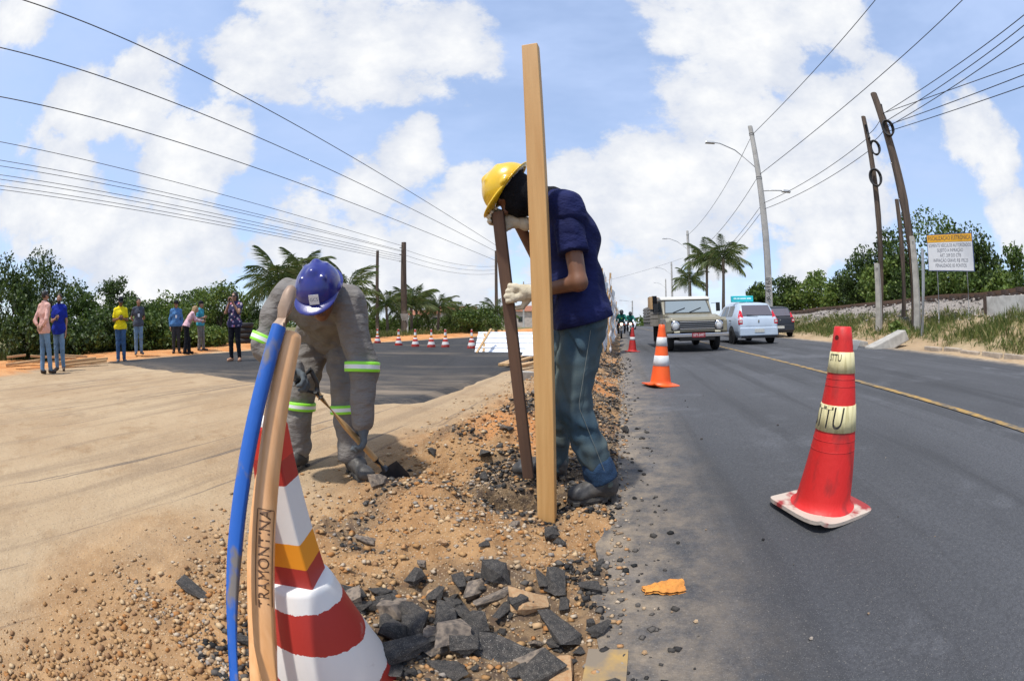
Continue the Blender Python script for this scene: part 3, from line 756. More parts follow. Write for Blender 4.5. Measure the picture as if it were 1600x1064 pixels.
def standing(px, py, zf, D, face_px, h=1.72, **k):
    """standing figure whose feet are seen at (px,py) at distance D; faces the azimuth given in degrees (0 = away from camera, 180 = to camera)"""
    p = PD(px, py, D); x, y = p.x, p.y; z0 = zf; q = h/1.75
    a = R(face_px)+math.atan2(x, y)          # relative to the line of sight
    f = V3(math.sin(a), math.cos(a), 0); l = V3(-math.cos(a), math.sin(a), 0); u = V3(0, 0, 1)
    W = lambda fx, lx, z: V3(x, y, z0)+f*fx*q+l*lx*q+u*z*q
    st = k.get('stance', .09)
    J = dict(root=V3(x, y, z0), front=f, pelvis=W(0, 0, .98), chest=W(.0, 0, 1.27), neck=W(-.01, 0, 1.47), head=W(.025, 0, 1.625), hup=u+f*k.get('nod', 0), face=f+l*k.get('turn', 0)-u*k.get('nod', 0),
             shL=W(-.01, .168, 1.40), shR=W(-.01, -.168, 1.40), hipL=W(0, .085, .93), hipR=W(0, -.085, .93), knL=W(.015+k.get('stepL', 0)*.5, st, .51), knR=W(.015+k.get('stepR', 0)*.5, -st, .51),
             anL=W(-.03+k.get('stepL', 0), st*1.15, .085), anR=W(-.03+k.get('stepR', 0), -st*1.15, .085))
    for s_, g in (('L', 1), ('R', -1)):
        J['toe'+s_] = J['an'+s_]+f*.145*q+l*g*.04-u*.055*q; J['toe'+s_].z = z0+.032
        arm = k.get('arm'+s_, 'down')
        if arm == 'down': J['el'+s_] = W(-.03, g*.235, 1.12); J['wr'+s_] = W(.03, g*.225, .875); J['hn'+s_] = -l*g; J['hd'+s_] = -u+f*.15
        elif arm == 'front': J['el'+s_] = W(-.0, g*.235, 1.13); J['wr'+s_] = W(.20, g*.06, 1.17); J['hn'+s_] = u*.3-l*g; J['hd'+s_] = f*.5-l*g*.6+u*.2
        elif arm == 'up': J['el'+s_] = W(.17, g*.20, 1.22); J['wr'+s_] = W(.24, g*.055, 1.46); J['hn'+s_] = -l*g+f*.2; J['hd'+s_] = u+f*.3
        elif arm == 'back': J['el'+s_] = W(-.15, g*.25, 1.13); J['wr'+s_] = W(-.175, g*.06, .97); J['hn'+s_] = -f; J['hd'+s_] = -l*g-u*.4
        elif arm == 'reach': J['el'+s_] = W(.22, g*.18, 1.32); J['wr'+s_] = W(.44, g*.08, 1.42); J['hn'+s_] = -l*g; J['hd'+s_] = f+u*.5
    return J
# ------------------------------------------------------------------ the two workers, their tools and the timber
def plastic(name, c, c2=None): return mat(name, c, c2 or tuple(v*.86 for v in c), .28, 6, 6, .4, .7, .05, 60, coat=.4)
def hard_hat(root, c, up, fwd, m, rim=None, logo=False):
    up = Vector(up).normalized(); fwd = Vector(fwd); fwd = (fwd-up*fwd.dot(up)).normalized(); rt = fwd.cross(up); ax = (rt, fwd, up)
    S = SDF(.0045)
    S.ell(c, ax, (.118, .142, .128), .01)
    S.cap(c+fwd*.118+up*.030, c+up*.114+fwd*.03, .014, .020, .02); S.cap(c+up*.114+fwd*.03, c+up*.106-fwd*.06, .020, .018, .02); S.cap(c+up*.106-fwd*.06, c-fwd*.120+up*.03, .018, .012, .02)
    for s_ in (-1, 1):
        S.chain([c+rt*s_*.048+fwd*.104+up*.045, c+rt*s_*.054+fwd*.05+up*.098, c+rt*s_*.053-fwd*.05+up*.094, c+rt*s_*.046-fwd*.104+up*.045], [.007, .010, .010, .006], .012)
        S.ell(c+rt*s_*.112+up*.016+fwd*.02, ax, (.014, .026, .016), .008)
    S.ell(c-up*.012, ax, (.104, .128, .116), .004, sub=True)
    S.cut(c+up*.004, -up)
    shell = S.build('helmet_shell', m, root)
    Bm = SDF(.0045); Bm.ell(c+fwd*.075+up*.006, ax, (.108, .122, .016), .01); Bm.ell(c-fwd*.02+up*.004, ax, (.127, .150, .011), .012)
    Bm.ell(c-fwd*.012-up*.001, ax, (.106, .130, .06), .004, sub=True)
    Bm.build('helmet_brim', m, root)
    Ib = SDF(.006); Ib.ell(c+up*.006, ax, (.110, .134, .030), .01); Ib.ell(c, ax, (.100, .124, .06), .01, sub=True); Ib.build('headband', M_strap, root)
    return ax
M_strap = mat('grey_strap', (.35, .34, .33), rough=.8)
M_black_boot = mat('dusty_black_leather', (.030, .030, .032), (.13, .115, .095), .55, 9, 8, .45, .8, .35, 40)
M_sole = mat('rubber_sole', (.05, .048, .046), (.14, .12, .09), .85, 20, 6, .4, .8, .3, 60)
def boot(root, heel, toe, ank, zf, shaft=.13):
    heel, toe = Vector(heel), Vector(toe); f = (toe-heel); f.z = 0; ln = f.length; f.normalize(); sd = V3(-f.y, f.x, 0); z = V3(0, 0, 1)
    hb = V3(heel.x, heel.y, zf); S = SDF(.007)
    a = hb+f*.055+z*.06
    S.cap(a, hb+f*(ln-.055)+z*.045, .047, .038, .03, (sd, .95)); S.cap(hb+f*.05+z*.05, hb+f*.06+z*.05, .046, .046, .02); S.ell(hb+f*(ln-.06)+z*.045, (f, sd, z), (.062, .047, .042), .03)
    S.cap(hb+f*.065+z*.07, Vector(ank)+z*.05, .050, .052, .05, (sd, 1.1)); S.cap(hb+f*.12+z*.075, Vector(ank)+f*.01+z*.02, .040, .045, .04)
    S.cut(hb+z*.024, -z); S.cut(Vector(ank)+z*shaft, z); S.wrinkle(.0035, 70, 2)
    o = S.build('boot', M_black_boot, root)
    b = MB(); n = 22; P = []
    for lev, gr in ((0, .0), (.012, .004), (.028, .002)):
        ring = []
        for k in range(n):
            t = 2*math.pi*k/n; u = math.cos(t); v = math.sin(t)
            w = (.042+.008*u)*(1-.18*max(0, -u)); ring.append(hb+f*(ln/2+u*(ln/2+gr))+sd*v*(w+gr+.004)*(1-.25*max(0, abs(u)-.75))+z*lev-root.location)
        P += ring
    b.add(P, [(i*n+k, i*n+(k+1) % n, (i+1)*n+(k+1) % n, (i+1)*n+k) for i in range(2) for k in range(n)]+[tuple(range(n))[::-1], tuple(range(2*n, 3*n))])
    for k in range(5):
        for s_ in (-1, 1): b.box(hb+f*(.03+k*(ln-.06)/4)+sd*s_*.030+z*.004-root.location, (.014, .016, .008), 0, Matrix((f, sd, z)).transposed())
    so_ = b.build('sole', M_sole, None); so_.parent = o
    return o
def band(root, a, b, r, m, w=.05, name='reflective_band'):
    a, b = Vector(a), Vector(b); x, y, d = frame(b-a); M = Matrix.Translation(a-root.location) @ Matrix((x, y, d)).transposed().to_4x4()
    mb = MB(); q = w/2
    mb.lathe([(r, -q), (r+.003, -q+.002), (r+.003, -q*.4)], 26, 0, M); mb.lathe([(r+.0035, -q*.4), (r+.0035, q*.4)], 26, 1, M); mb.lathe([(r+.003, q*.4), (r+.003, q-.002), (r, q)], 26, 0, M)
    return mb.build(name, [M_lime, M_refl], root)
M_lime = mat('lime_tape', (.30, .80, .05), rough=.5); M_refl = mat('silver_tape', (.78, .80, .80), rough=.35)
def glove(root, w, d, n, m, thumb=1, curl=.75, sc=1.12, cuff=True):
    S = SDF(.0055); hand(S, Vector(w), d, n, sc, curl, .0118, .12, thumb)
    dd = Vector(d).normalized()
    if cuff: S.cap(Vector(w)-dd*.045, Vector(w)+dd*.01, .036, .031, .015)
    S.wrinkle(.0022, 110, 3); return S.build('glove', m, root)

# --- worker in navy shirt, yellow helmet and dark face covering
M_navy = cloth('navy_cotton', (.012, .017, .085), .6, .85, 4, .5, 14)
M_jean = mat('teal_denim', (.040, .075, .105), (.115, .130, .105), .9, 3.2, 6, .38, .68, .35, 190, spec=.2, bdist=.004)
M_jean_dark = cloth('denim_cuff', (.025, .055, .11), .7, .9, 30, .3, 150)
M_knit = cloth('black_knit', (.010, .011, .015), .6, .95, 30, .5, 200)
M_cotton = mat('cream_cotton_glove', (.66, .60, .47), (.50, .44, .32), .95, 12, 5, .35, .7, .5, 140, spec=.15, bdist=.004)
M_yhat = plastic('yellow_plastic', (.80, .52, .012), (.70, .42, .01)); M_bhat = plastic('blue_plastic', (.018, .022, .20), (.014, .017, .155))
J2 = dict(root=V3(.30, 2.06, 0), front=V3(-1, 0, 0), pelvis=V3(.335, 2.06, .955), chest=V3(.285, 2.06, 1.275), neck=V3(.195, 2.05, 1.475), head=V3(.012, 2.04, 1.525), hup=V3(-.80, 0, .58), face=V3(-.58, -.10, -.80),
          shL=V3(.245, 1.87, 1.395), shR=V3(.225, 2.24, 1.40), elL=V3(.285, 1.80, 1.055), elR=V3(.150, 2.22, 1.19), wrL=V3(.105, 1.985, 1.025), wrR=V3(.025, 2.078, 1.385),
          hipL=V3(.335, 1.975, .90), hipR=V3(.335, 2.145, .90), knL=V3(.275, 1.93, .515), knR=V3(.245, 2.20, .50), anL=V3(.445, 1.915, .115), anR=V3(.235, 2.245, .10), toeL=V3(.315, 1.88, .045), toeR=V3(.06, 2.245, .04))
J2['zf'] = 0
w2 = person('person', 'worker in navy shirt, jeans and yellow helmet leaning on a brown timber', J2,
            dict(skin=M_skinB, trousers=M_jean, shirt=M_navy, shoes=M_black_boot, barefoot=True, sleeve=.62, slr=(.066, .069, .06), tr=(.102, .082, .066), hem=-.07, loose=.020, eyes=False, hemup=.05, twr=(.010, 38, 8), swr=(.010, 24, 2), hands='', girth=1.04, waist=.07), h=.0075)
ax2 = J2['_ax']
boot(w2, (.515, 1.93, 0), (.265, 1.875, 0), J2['anL'], gz(.40, 1.9)+.012); boot(w2, (.305, 2.245, 0), (.005, 2.25, 0), J2['anR'], max(gz(.2, 2.25), gz(.05, 2.25))+.004, .10)
band2 = SDF(.007); p0, p1 = J2['anL'].lerp(J2['knL'], .07), J2['anL'].lerp(J2['knL'], .19); band2.cap(p0, p1, .080, .080, .01); band2.wrinkle(.003, 50, 1); band2.cut(p0-(p1-p0)*.25, p0-p1); band2.build('rolled_cuff', M_jean_dark, w2)
glove(w2, J2['wrL'], (-1, .06, -.03), (.1, 1, 0), M_cotton, 1, .80); glove(w2, J2['wrR'], (-1, -.02, .22), (0, -1, -.05), M_cotton, -1, .72)
K = SDF(.006); hd = J2['head']; rt, fw, up_ = ax2
K.ell(hd+up_*.020-fw*.012, ax2, (.094, .104, .098), .01); K.ell(hd-up_*.035+fw*.022, ax2, (.078, .084, .090), .03); K.chain([hd-up_*.05-fw*.01, J2['neck']+V3(.0, 0, .0)], [.074, .088], .04)
K.ell(hd+fw*.108+up_*.010, ax2, (.066, .052, .024), .01, sub=True); K.wrinkle(.003, 60, 7); K.build('face_covering', M_knit, w2)
hard_hat(w2, hd+up_*.040-fw*.006, up_, fw, M_yhat)
# wrist watch
x, y, d = frame(J2['wrL']-J2['elL']); M = Matrix.Translation(J2['wrL']-d*.062-w2.location) @ Matrix((x, y, d)).transposed().to_4x4()
b = MB(); b.lathe([(.034, -.010), (.036, 0), (.034, .010)], 24, 0, M); Mf = Matrix.Translation(J2['wrL']-d*.062-w2.location+V3(.0, -.036, .004)) @ Matrix.Rotation(R(80), 4, 'X'); b.lathe([(.019, -.005), (.019, .005), (.016, .006)], 20, 1, Mf); b.lathe([(.0145, .005), (.0145, .0068)], 20, 2, Mf)
b.build('wrist_watch', [M_black, mat('steel', (.5, .5, .5), rough=.25, metal=1), mat('watch_face', (.05, .07, .10), rough=.2)], w2)
# jeans seam
sm = MB(); pts = []
for t in np.linspace(0, 1, 26):
    q = J2['hipL'].lerp(J2['knL'], t*2) if t < .5 else J2['knL'].lerp(J2['anL'].lerp(J2['knL'], .1), t*2-1)
    r = np.interp(t, [0, .5, 1], [.112, .088, .072]); pts.append(q+V3(.25*r*0+.02, -r, 0)-w2.location)
sm.tube(pts, .0014, 5); sm.build('side_seam', mat('seam_thread', (.16, .18, .17), rough=.9), w2)

# --- worker in grey coverall and blue helmet, bent over his shovel
M_grey = mat('grey_twill', (.215, .20, .185), (.165, .152, .142), .92, 4, 6, .35, .68, .8, 11, spec=.2, bdist=.03, stretch=(1, 1, 2.2))
M_gglove = mat('grey_knit_glove', (.10, .115, .125), (.06, .07, .078), .95, 14, 5, .4, .7, .4, 150, bdist=.004)
J1 = dict(pup=V3(.08, -.40, .9), root=V3(-1.10, 2.25, 0), front=V3(.08, -1, 0), pelvis=V3(-1.13, 2.47, .86), chest=V3(-1.035, 2.135, .975), neck=V3(-.965, 1.985, 1.03), head=PY(500, 462, 1.90), hup=V3(.08, -.70, .72), face=V3(.18, -.72, -.70),
          shL=V3(-.835, 2.05, .985), shR=V3(-1.245, 2.07, 1.035), elL=V3(-.752, 2.03, .66), elR=V3(-1.335, 1.99, .765), wrL=V3(-.752, 1.995, .385), wrR=V3(-1.115, 1.95, .645),
          hipL=V3(-1.035, 2.45, .82), hipR=V3(-1.215, 2.46, .82), knL=V3(-.965, 2.31, .45), knR=V3(-1.30, 2.34, .45), anL=V3(-.935, 2.265, .10), anR=V3(-1.33, 2.30, .10), toeL=V3(-.81, 2.12, .045), toeR=V3(-1.35, 2.13, .045))
w1 = person('person', 'worker in grey coverall and blue helmet bending over a shovel', J1,
            dict(skin=M_skinB, trousers=M_grey, shirt=M_grey, shoes=M_black_boot, barefoot=True, sleeve=1.99, slr=(.086, .074, .056), tr=(.110, .090, .082), hem=-.34, loose=.014, hemup=.10, twr=(.010, 26, 4), swr=(.012, 22, 6), hands='', girth=1.06, waist=.10, collar=True, top='coverall_jacket'), h=.0075)
boot(w1, (-.965, 2.315, 0), (-.77, 2.085, 0), J1['anL'], gz(-.87, 2.2)+.004); boot(w1, (-1.325, 2.37, 0), (-1.36, 2.08, 0), J1['anR'], gz(-1.33, 2.2)+.004)
band(w1, J1['elL'].lerp(J1['wrL'], -.02), J1['wrL'], .090, None); band(w1, J1['elR'].lerp(J1['shR'], .12), J1['shR'], .092, None)
band(w1, J1['knL'].lerp(J1['anL'], .18), J1['knL'], .103, None); band(w1, J1['knR'].lerp(J1['anR'], .18), J1['knR'], .103, None)
ax1 = J1['_ax']; rt, fw, up_ = ax1; hd = J1['head']
hard_hat(w1, hd+up_*.042-fw*.004, up_, fw, M_bhat)
hc = hd+up_*.042-fw*.004
lm = Matrix.Translation(hc+fw*.137+up_*.046-rt*.012-w1.location) @ Matrix((-rt, (up_*.93-fw*.36).normalized(), (fw*.93+up_*.36).normalized())).transposed().to_4x4()
b = MB(); b.box((0, 0, 0), (.024, .023, .0012)); st = b.build('helmet_sticker', mat('white_sticker', (.75, .77, .80), rough=.4), w1); st.matrix_local = lm
tm = text_mesh('GCS', .022); to = link('lettering', tm, None, [mat('blue_grey_print', (.18, .22, .30), rough=.6)]); to.parent = st; to.location = (0, 0, .0018)
us = SDF(.007); us.cap(J1['neck']+V3(.01, -.055, -.01), J1['neck']+V3(.02, -.09, -.05), .03, .02, .02); us.build('undershirt', mat('white_cotton', (.7, .69, .66), rough=.9), w1)
glove(w1, J1['wrL'], (.08, -.12, -1), (-.75, -.35, 0), M_gglove, 1, .72); glove(w1, J1['wrR'], (.85, -.3, -.35), (.1, -.6, -.7), M_gglove, -1, .8)
# shovel
M_ash = mat('ash_wood', (.50, .30, .12), (.38, .21, .08), .55, 3, 6, .35, .7, .1, 60, stretch=(12, 12, 1))
M_steel_dark = mat('worn_dark_steel', (.04, .045, .055), (.10, .10, .105), .5, 9, 6, .4, .7, .2, 30, metal=.6)
A, Bq = PY(484, 600, 1.93), PY(597, 728, 2.07); dv = (Bq-A).normalized()
sh = empty('shovel', (Bq.x, Bq.y, gz(Bq.x, Bq.y)))
o = sh.location
one('shaft', M_ash, sh, lambda b: b.tube([A+dv*.06-o, A.lerp(Bq, .5)-o, Bq-o], [.0165, .017, .0165], 14))
x, y, d = frame(dv, V3(0, -1, .3))
def dh(b):
    b.tube([A+dv*.09-o, A+dv*.055-o], [.021, .022], 12)
    for s_ in (-1, 1): b.tube([A+dv*.06-o, A+dv*.02+x*s_*.035-o, A-dv*.05+x*s_*.052-o], [.015, .012, .012], 10)
    b.tube([A-dv*.05-x*.058-o, A-dv*.05+x*.058-o], .0145, 12)
one('grip', mat('black_plastic', (.02, .021, .023), rough=.4), sh, dh)
def bl(b):
    b.tube([Bq-dv*.05-o, Bq+dv*.03-o], [.020, .026], 12)
    rows = []
    for i in range(7):
        t = i/6; w = .085*(1-.55*max(0, t-.55)/.45); rows.append([Bq+dv*(.02+.20*t)+x*w*u+y*(.018*u*u-.004*t)-o for u in np.linspace(-1, 1, 7)])
    b.sheet(rows); b.sheet([[p+y*.003 for p in r] for r in rows])
one('blade', M_steel_dark, sh, bl)
tag(sh, 'shovel with ash shaft and black grip pushed into the soil heap', 'shovel')

# new timber post and old brown timber
def wood(name, c, c2, rough=.6): return mat(name, c, c2, rough, 2.2, 8, .3, .72, .18, 26, stretch=(16, 16, .9), bdist=.004)
M_pine = wood('new_pine', (.62, .37, .145), (.50, .265, .085)); M_old = wood('weathered_brown_wood', (.155, .085, .052), (.095, .052, .034), .75)
def plank_obj(name, a, b_, w, th, m, rz=0, seg=10, bow=.0):
    a, b_ = Vector(a), Vector(b_); d = (b_-a).normalized(); x = (Matrix.Rotation(rz, 3, 'Z') @ V3(1, 0, 0)); x = (x-d*x.dot(d)).normalized(); y = d.cross(x)
    o = empty('tmp', a); bpy.data.objects.remove(o)
    mb = MB(); P = []
    L_ = (b_-a).length
    for i in range(seg+1):
        t = i/seg; c = V3(bow*math.sin(t*math.pi), 0, t*L_)
        P += [c+V3(sx*w/2, sy*th/2, 0) for sx, sy in ((-1, -1), (1, -1), (1, 1), (-1, 1))]
    mb.add(P, [(i*4+k, i*4+(k+1) % 4, i*4+4+(k+1) % 4, i*4+4+k) for i in range(seg) for k in range(4)]+[(3, 2, 1, 0), tuple(range(seg*4, seg*4+4))])
    ob = mb.build(name, m); ob.matrix_world = Matrix.Translation(a) @ Matrix((x, y, d)).transposed().to_4x4(); bevel(ob, .004, 2); return ob
pb = V3(.162, 1.77, -.06); pt = PY(829, 73, 1.77)
tag(plank_obj('timber_post', pb, pt, .080, .050, M_pine, R(-17), bow=-.006), 'tall new pine post standing upright in the dug soil', 'post')
zb = gz(.09, 2.2)
tag(plank_obj('timber_stake', PY(826, 746, 2.13), PY(778, 331, 2.02), .056, .034, M_old, R(-12)), 'weathered brown timber held upright by the worker in the navy shirt', 'timber')
# ------------------------------------------------------------------ cones
def on_ground(px, py):
    d = ray(px, py); t = .5
    while t < 200:
        p = V3(0, 0, CAM_Z)+d*t
        if p.z <= gz(p.x, p.y): break
        t += .02 if t < 6 else .08
    return V3(p.x, p.y, gz(p.x, p.y))
def zstripes(name, bands, rag=.006, rough=.55, wear=(.45, .38, .30), wearth=.72, nscale=9):
    """paint bands by height: [(z_top, colour), ...]"""
    m = mat(name, (1, 0, 0), rough=rough); t, N, K, b = nodes_of(m); tcn = N.new('ShaderNodeTexCoord'); sp = N.new('ShaderNodeSeparateXYZ'); K(tcn.outputs['Object'], sp.inputs[0])
    n = N.new('ShaderNodeTexNoise'); n.inputs['Scale'].default_value = nscale; n.inputs['Detail'].default_value = 6; n.inputs['Roughness'].default_value = .7; K(tcn.outputs['Object'], n.inputs['Vector'])
    ma = N.new('ShaderNodeMath'); ma.operation = 'MULTIPLY_ADD'; K(n.outputs['Fac'], ma.inputs[0]); ma.inputs[1].default_value = rag*2; K(sp.outputs[2], ma.inputs[2])
    cur = (*bands[0][1], 1)
    for i in range(1, len(bands)):
        g = N.new('ShaderNodeMath'); g.operation = 'GREATER_THAN'; K(ma.outputs[0], g.inputs[0]); g.inputs[1].default_value = bands[i-1][0]+rag
        x = N.new('ShaderNodeMixRGB'); K(g.outputs[0], x.inputs[0])
        if isinstance(cur, tuple): x.inputs[1].default_value = cur
        else: K(cur, x.inputs[1])
        x.inputs[2].default_value = (*bands[i][1], 1); cur = x.outputs[0]
    n2 = N.new('ShaderNodeTexNoise'); n2.inputs['Scale'].default_value = 5.5; n2.inputs['Detail'].default_value = 9; n2.inputs['Roughness'].default_value = .7; K(tcn.outputs['Object'], n2.inputs['Vector'])
    r = N.new('ShaderNodeMapRange'); K(n2.outputs['Fac'], r.inputs[0]); r.inputs[1].default_value = wearth-.10; r.inputs[2].default_value = wearth; r.inputs[4].default_value = .8
    x = N.new('ShaderNodeMixRGB'); K(r.outputs[0], x.inputs[0]); K(cur, x.inputs[1]); x.inputs[2].default_value = (*wear, 1); K(x.outputs[0], b.inputs['Base Color'])
    bp = N.new('ShaderNodeBump'); bp.inputs['Strength'].default_value = .3; bp.inputs['Distance'].default_value = .004; K(n2.outputs['Fac'], bp.inputs['Height']); K(bp.outputs[0], b.inputs['Normal'])
    return m
RED = (.40, .030, .022); WHT = (.72, .71, .69); BRED = (.62, .035, .02); ORN = (.80, .30, .015)
M_cb = zstripes('striped_base_paint', [(.110, RED), (.225, WHT), (.335, RED), (.9, WHT)], .026, nscale=5.5, wear=(.42, .38, .34), wearth=.68)
M_cu = zstripes('striped_upright_paint', [(.435, RED), (.495, ORN), (.625, WHT), (.675, RED), (.74, BRED), (.9, WHT)], .004, wearth=.80)
def concrete_marker(label, loc, group=None, tilt=None):
    r = empty('concrete_marker', loc); tag(r, label, 'traffic marker', group)
    b = MB(); b.lathe([(.180, 0), (.186, .02), (.081, .372), (.075, .385), (.03, .387)], 40); b.build('base', M_cb, r)
    b = MB(); P = []
    for hw, z in ((.050, .38), (.031, .735), (.026, .752)): P += [V3(sx*hw, sy*hw, z) for sx, sy in ((-1, -1), (1, -1), (1, 1), (-1, 1))]
    b.add(P, [(i*4+k, i*4+(k+1) % 4, i*4+4+(k+1) % 4, i*4+4+k) for i in range(2) for k in range(4)]+[(8, 9, 10, 11)])
    bevel(b.build('upright', M_cu, r), .004); return r
cm = concrete_marker('red and white concrete marker with tool handles leaning on it', (-.462, .72, gz(-.46, .72)-.01), 'concrete markers with painted stripes'); cm.rotation_euler = (R(1), R(-1), R(5))
farm = [(590, 537), (623, 541), (649, 543), (674, 544), (696, 544), (737, 546)]
descr = ['beside the thin timber pole', 'next but one to the thin timber pole', 'third along from the thin timber pole', 'fourth along from the thin timber pole', 'at the end of the close-set row', 'beside the propped white sheet']
for i, (px, py) in enumerate(farm):
    p = on_ground(px, py); c = copy_tree(cm); c.location = (p.x, p.y, .024); c.rotation_euler = (0, 0, R(35*i)); c.scale = (.86,)*3
    c['label'] = 'striped concrete marker on the black asphalt '+descr[i]

M_cred = mat('dirty_red_rubber', (.58, .016, .014), (.14, .018, .016), .55, 7, 9, .52, .74, .2, 40, stretch=(1.6, 1.6, .7))
M_cred2 = mat('red_rubber_dull', (.48, .02, .018), (.28, .02, .018), .6, 8, 6, .4, .75, .1, 40)
M_corg = mat('orange_plastic', (.88, .12, .015), (.78, .09, .012), .45, 6, 5, .4, .7, .1, 40)
M_cream = mat('yellowed_band', (.66, .60, .34), (.38, .33, .15), .5, 9, 8, .45, .75, .15, 60, stretch=(6, 6, .7))
M_wband = mat('white_band', (.66, .68, .68), (.52, .53, .52), .45, 8, 6, .4, .7)
M_cbase = mat('scuffed_cone_base', (.50, .42, .35), (.30, .03, .03), .75, 7, 8, .50, .60, .3, 40)
M_ink = mat('black_ink', (.012, .012, .012), (.10, .09, .06), .6, 40, 6, .55, .75)
def cone(label, loc, h, body, bands, bm_, base_m, side, rz, r0=.145, r1=.042, warp=.012, group=None, tip=True):
    r = empty('traffic_cone', loc); r.rotation_euler = (0, 0, rz); tag(r, label, 'traffic cone', group)
    rad = lambda z: r0+(r1-r0)*(z-.03)/(h-.03)
    pr = [(rad(.03)+.028, .024), (rad(.03)+.012, .034), (rad(.05), .055)]
    for z in np.linspace(.08, h, 16): pr.append((rad(z), z))
    for z0, z1 in ((.30*h, .305*h), (.62*h, .625*h)): pass
    pr += [(r1*.86, h+.004), (r1*.80, h-.02), (r1*.7, h-.10)]
    b = MB(); b.lathe(pr, 40); b.build('body', body, r)
    for z0, z1 in bands:
        b = MB(); b.lathe([(rad(z0)+.0005, z0), (rad(z0)+.0035, z0+.001), (rad((z0+z1)/2)+.0035, (z0+z1)/2), (rad(z1)+.0035, z1-.001), (rad(z1)+.0005, z1)], 40); b.build('reflective_band', bm_, r)
    n = 13; rows = []; rows2 = []
    for i in range(n):
        a = []; c = []
        for j in range(n):
            u, v = -1+2*i/(n-1), -1+2*j/(n-1); k = max(abs(u), abs(v)); q = (abs(u)**8+abs(v)**8)**(1/8) or 1
            f = k/q if q > 0 else 1; x, y = u*f*side/2, v*f*side/2; lift = warp*(u*u*v*v)*(1 if u*v > 0 else -.3)+warp*.6*max(0, -u)**3
            a.append((x, y, .026+lift-.006*k**6)); c.append((x*.995, y*.995, .002+lift))
        rows.append(a); rows2.append(c)
    b = MB(); b.sheet(rows); b.sheet(rows2)
    for e in (lambda R_: R_[0], lambda R_: R_[-1], lambda R_: [q[0] for q in R_], lambda R_: [q[-1] for q in R_]): b.sheet([e(rows), e(rows2)])
    b.build('base', base_m, r); return r, rad
tc_p = V3(1.43, 1.40, .040+.04*float(to_sd(1.43, 1.40)[1])*1+.006); tc_p.z = .04*float(to_sd(1.43, 1.40)[1])+.008
ttu, rad = cone('big dirty red cone with two yellowed bands lettered in black', tc_p, .83, M_cred, [(.385, .50), (.635, .725)], M_cream, M_cbase, .43, R(3), .150, .044, .022)
def wrap_text(txt, size, ang, zc, m, par, rad_, sq=1.0):
    me = text_mesh(txt, size)
    for v in me.vertices:
        z = zc+v.co.y; rr = rad_(z)+.0048; a = ang+v.co.x*sq/rr; v.co = (rr*math.cos(a), rr*math.sin(a), z)
    return link('lettering', me, par, [m])
va = math.atan2(-tc_p.y, -tc_p.x)
wrap_text('STTU', .135, va-R(40), .443, M_ink, ttu, rad, .62); wrap_text('STTU', .042, va-R(34), .70, M_ink, ttu, rad, .7)
b = MB(); zh = .785; M = Matrix.Translation(V3(rad(zh)*math.cos(va-R(38)), rad(zh)*math.sin(va-R(38)), zh)) @ Matrix.Rotation(va-R(38), 4, 'Z') @ Matrix.Rotation(R(90), 4, 'Y')
b.lathe([(.011, -.002), (.011, .0012)], 16, 0, M); b.build('hole', mat('dark_hole', (.10, .006, .006), rough=.9), ttu)
b = MB(); b.sheet([[(rad(.74)*math.cos(va+R(70))*1.02+.03*i, rad(.74)*math.sin(va+R(70))*1.02-.012*j*i, .735+.02*j) for j in range(3)] for i in range(2)]); b.build('torn_tape', M_wband, ttu)
for z in (.30, .345, .58, .61):
    b = MB(); b.lathe([(rad(z)-.001, z-.002), (rad(z)+.0018, z), (rad(z)-.001, z+.002)], 40); b.build('mould_line', M_cred, ttu)
q = on_ground(1032, 603); q.z = .04*to_sd(q.x, q.y)[1]+.006
cone('bright orange and white cone standing in front of the old pickup', q, .84, M_corg, [(.28, .42), (.55, .67)], M_wband, M_corg, .44, R(8), .15, .042, .03)
q = on_ground(988, 550); q.z = .04*to_sd(q.x, q.y)[1]+.006
cone('red cone with one dull white band beside the pickup', q, .74, M_cred2, [(.36, .45)], M_wband, M_cred2, .40, R(12), .135, .035, .01)

# ------------------------------------------------------------------ tools leaning on the striped marker
M_blue = mat('chipped_blue_paint', (.012, .10, .42), (.17, .15, .14), .42, 14, 9, .56, .63, .15, 50, stretch=(1, 1, .5))
M_bare = mat('bare_worn_steel', (.40, .29, .21), (.26, .17, .12), .55, 12, 6, .35, .7, .1, 40, metal=.15)
M_handle = mat('varnished_handle', (.78, .43, .20), (.66, .33, .13), .42, 2.5, 6, .35, .7, .08, 40, stretch=(18, 18, .8), coat=.15)
def stick_pts(t, b_, zend):
    t, b_ = Vector(t), Vector(b_); d = (t-b_).normalized(); e = b_-d*((b_.z-zend)/d.z); return t, e
t, e = stick_pts(PD(457, 447, .845), PD(366, 1060, .655), .03)
bb = empty('digging_bar', (e.x, e.y, 0)); o = bb.location; dv = (t-e).normalized()
one('bar', M_blue, bb, lambda b: b.tube([e-o, e.lerp(t, .5)-o, t-dv*.085-o], .0148, 18))
one('tip', M_bare, bb, lambda b: b.tube([t-dv*.086-o, t-dv*.05-o, t-dv*.018-o, t-dv*.004-o, t-o], [.0149, .0150, .0142, .010, .004], 18))
tag(bb, 'chipped blue steel bar with a bare worn tip leaning on the striped marker', 'digging bar')
t, e = stick_pts(PD(456, 520, .84), PD(420, 1060, .665), .03)
hb = empty('tool_handle', (e.x, e.y, 0)); o = hb.location; dv = (t-e).normalized(); rr = .0225
one('shaft', M_handle, hb, lambda b: b.tube([e-o, e.lerp(t, .3)-o, e.lerp(t, .7)-o, t-dv*.012-o, t-dv*.003-o, t-o], [.0245, .024, rr, rr, rr*.9, rr*.7], 24))
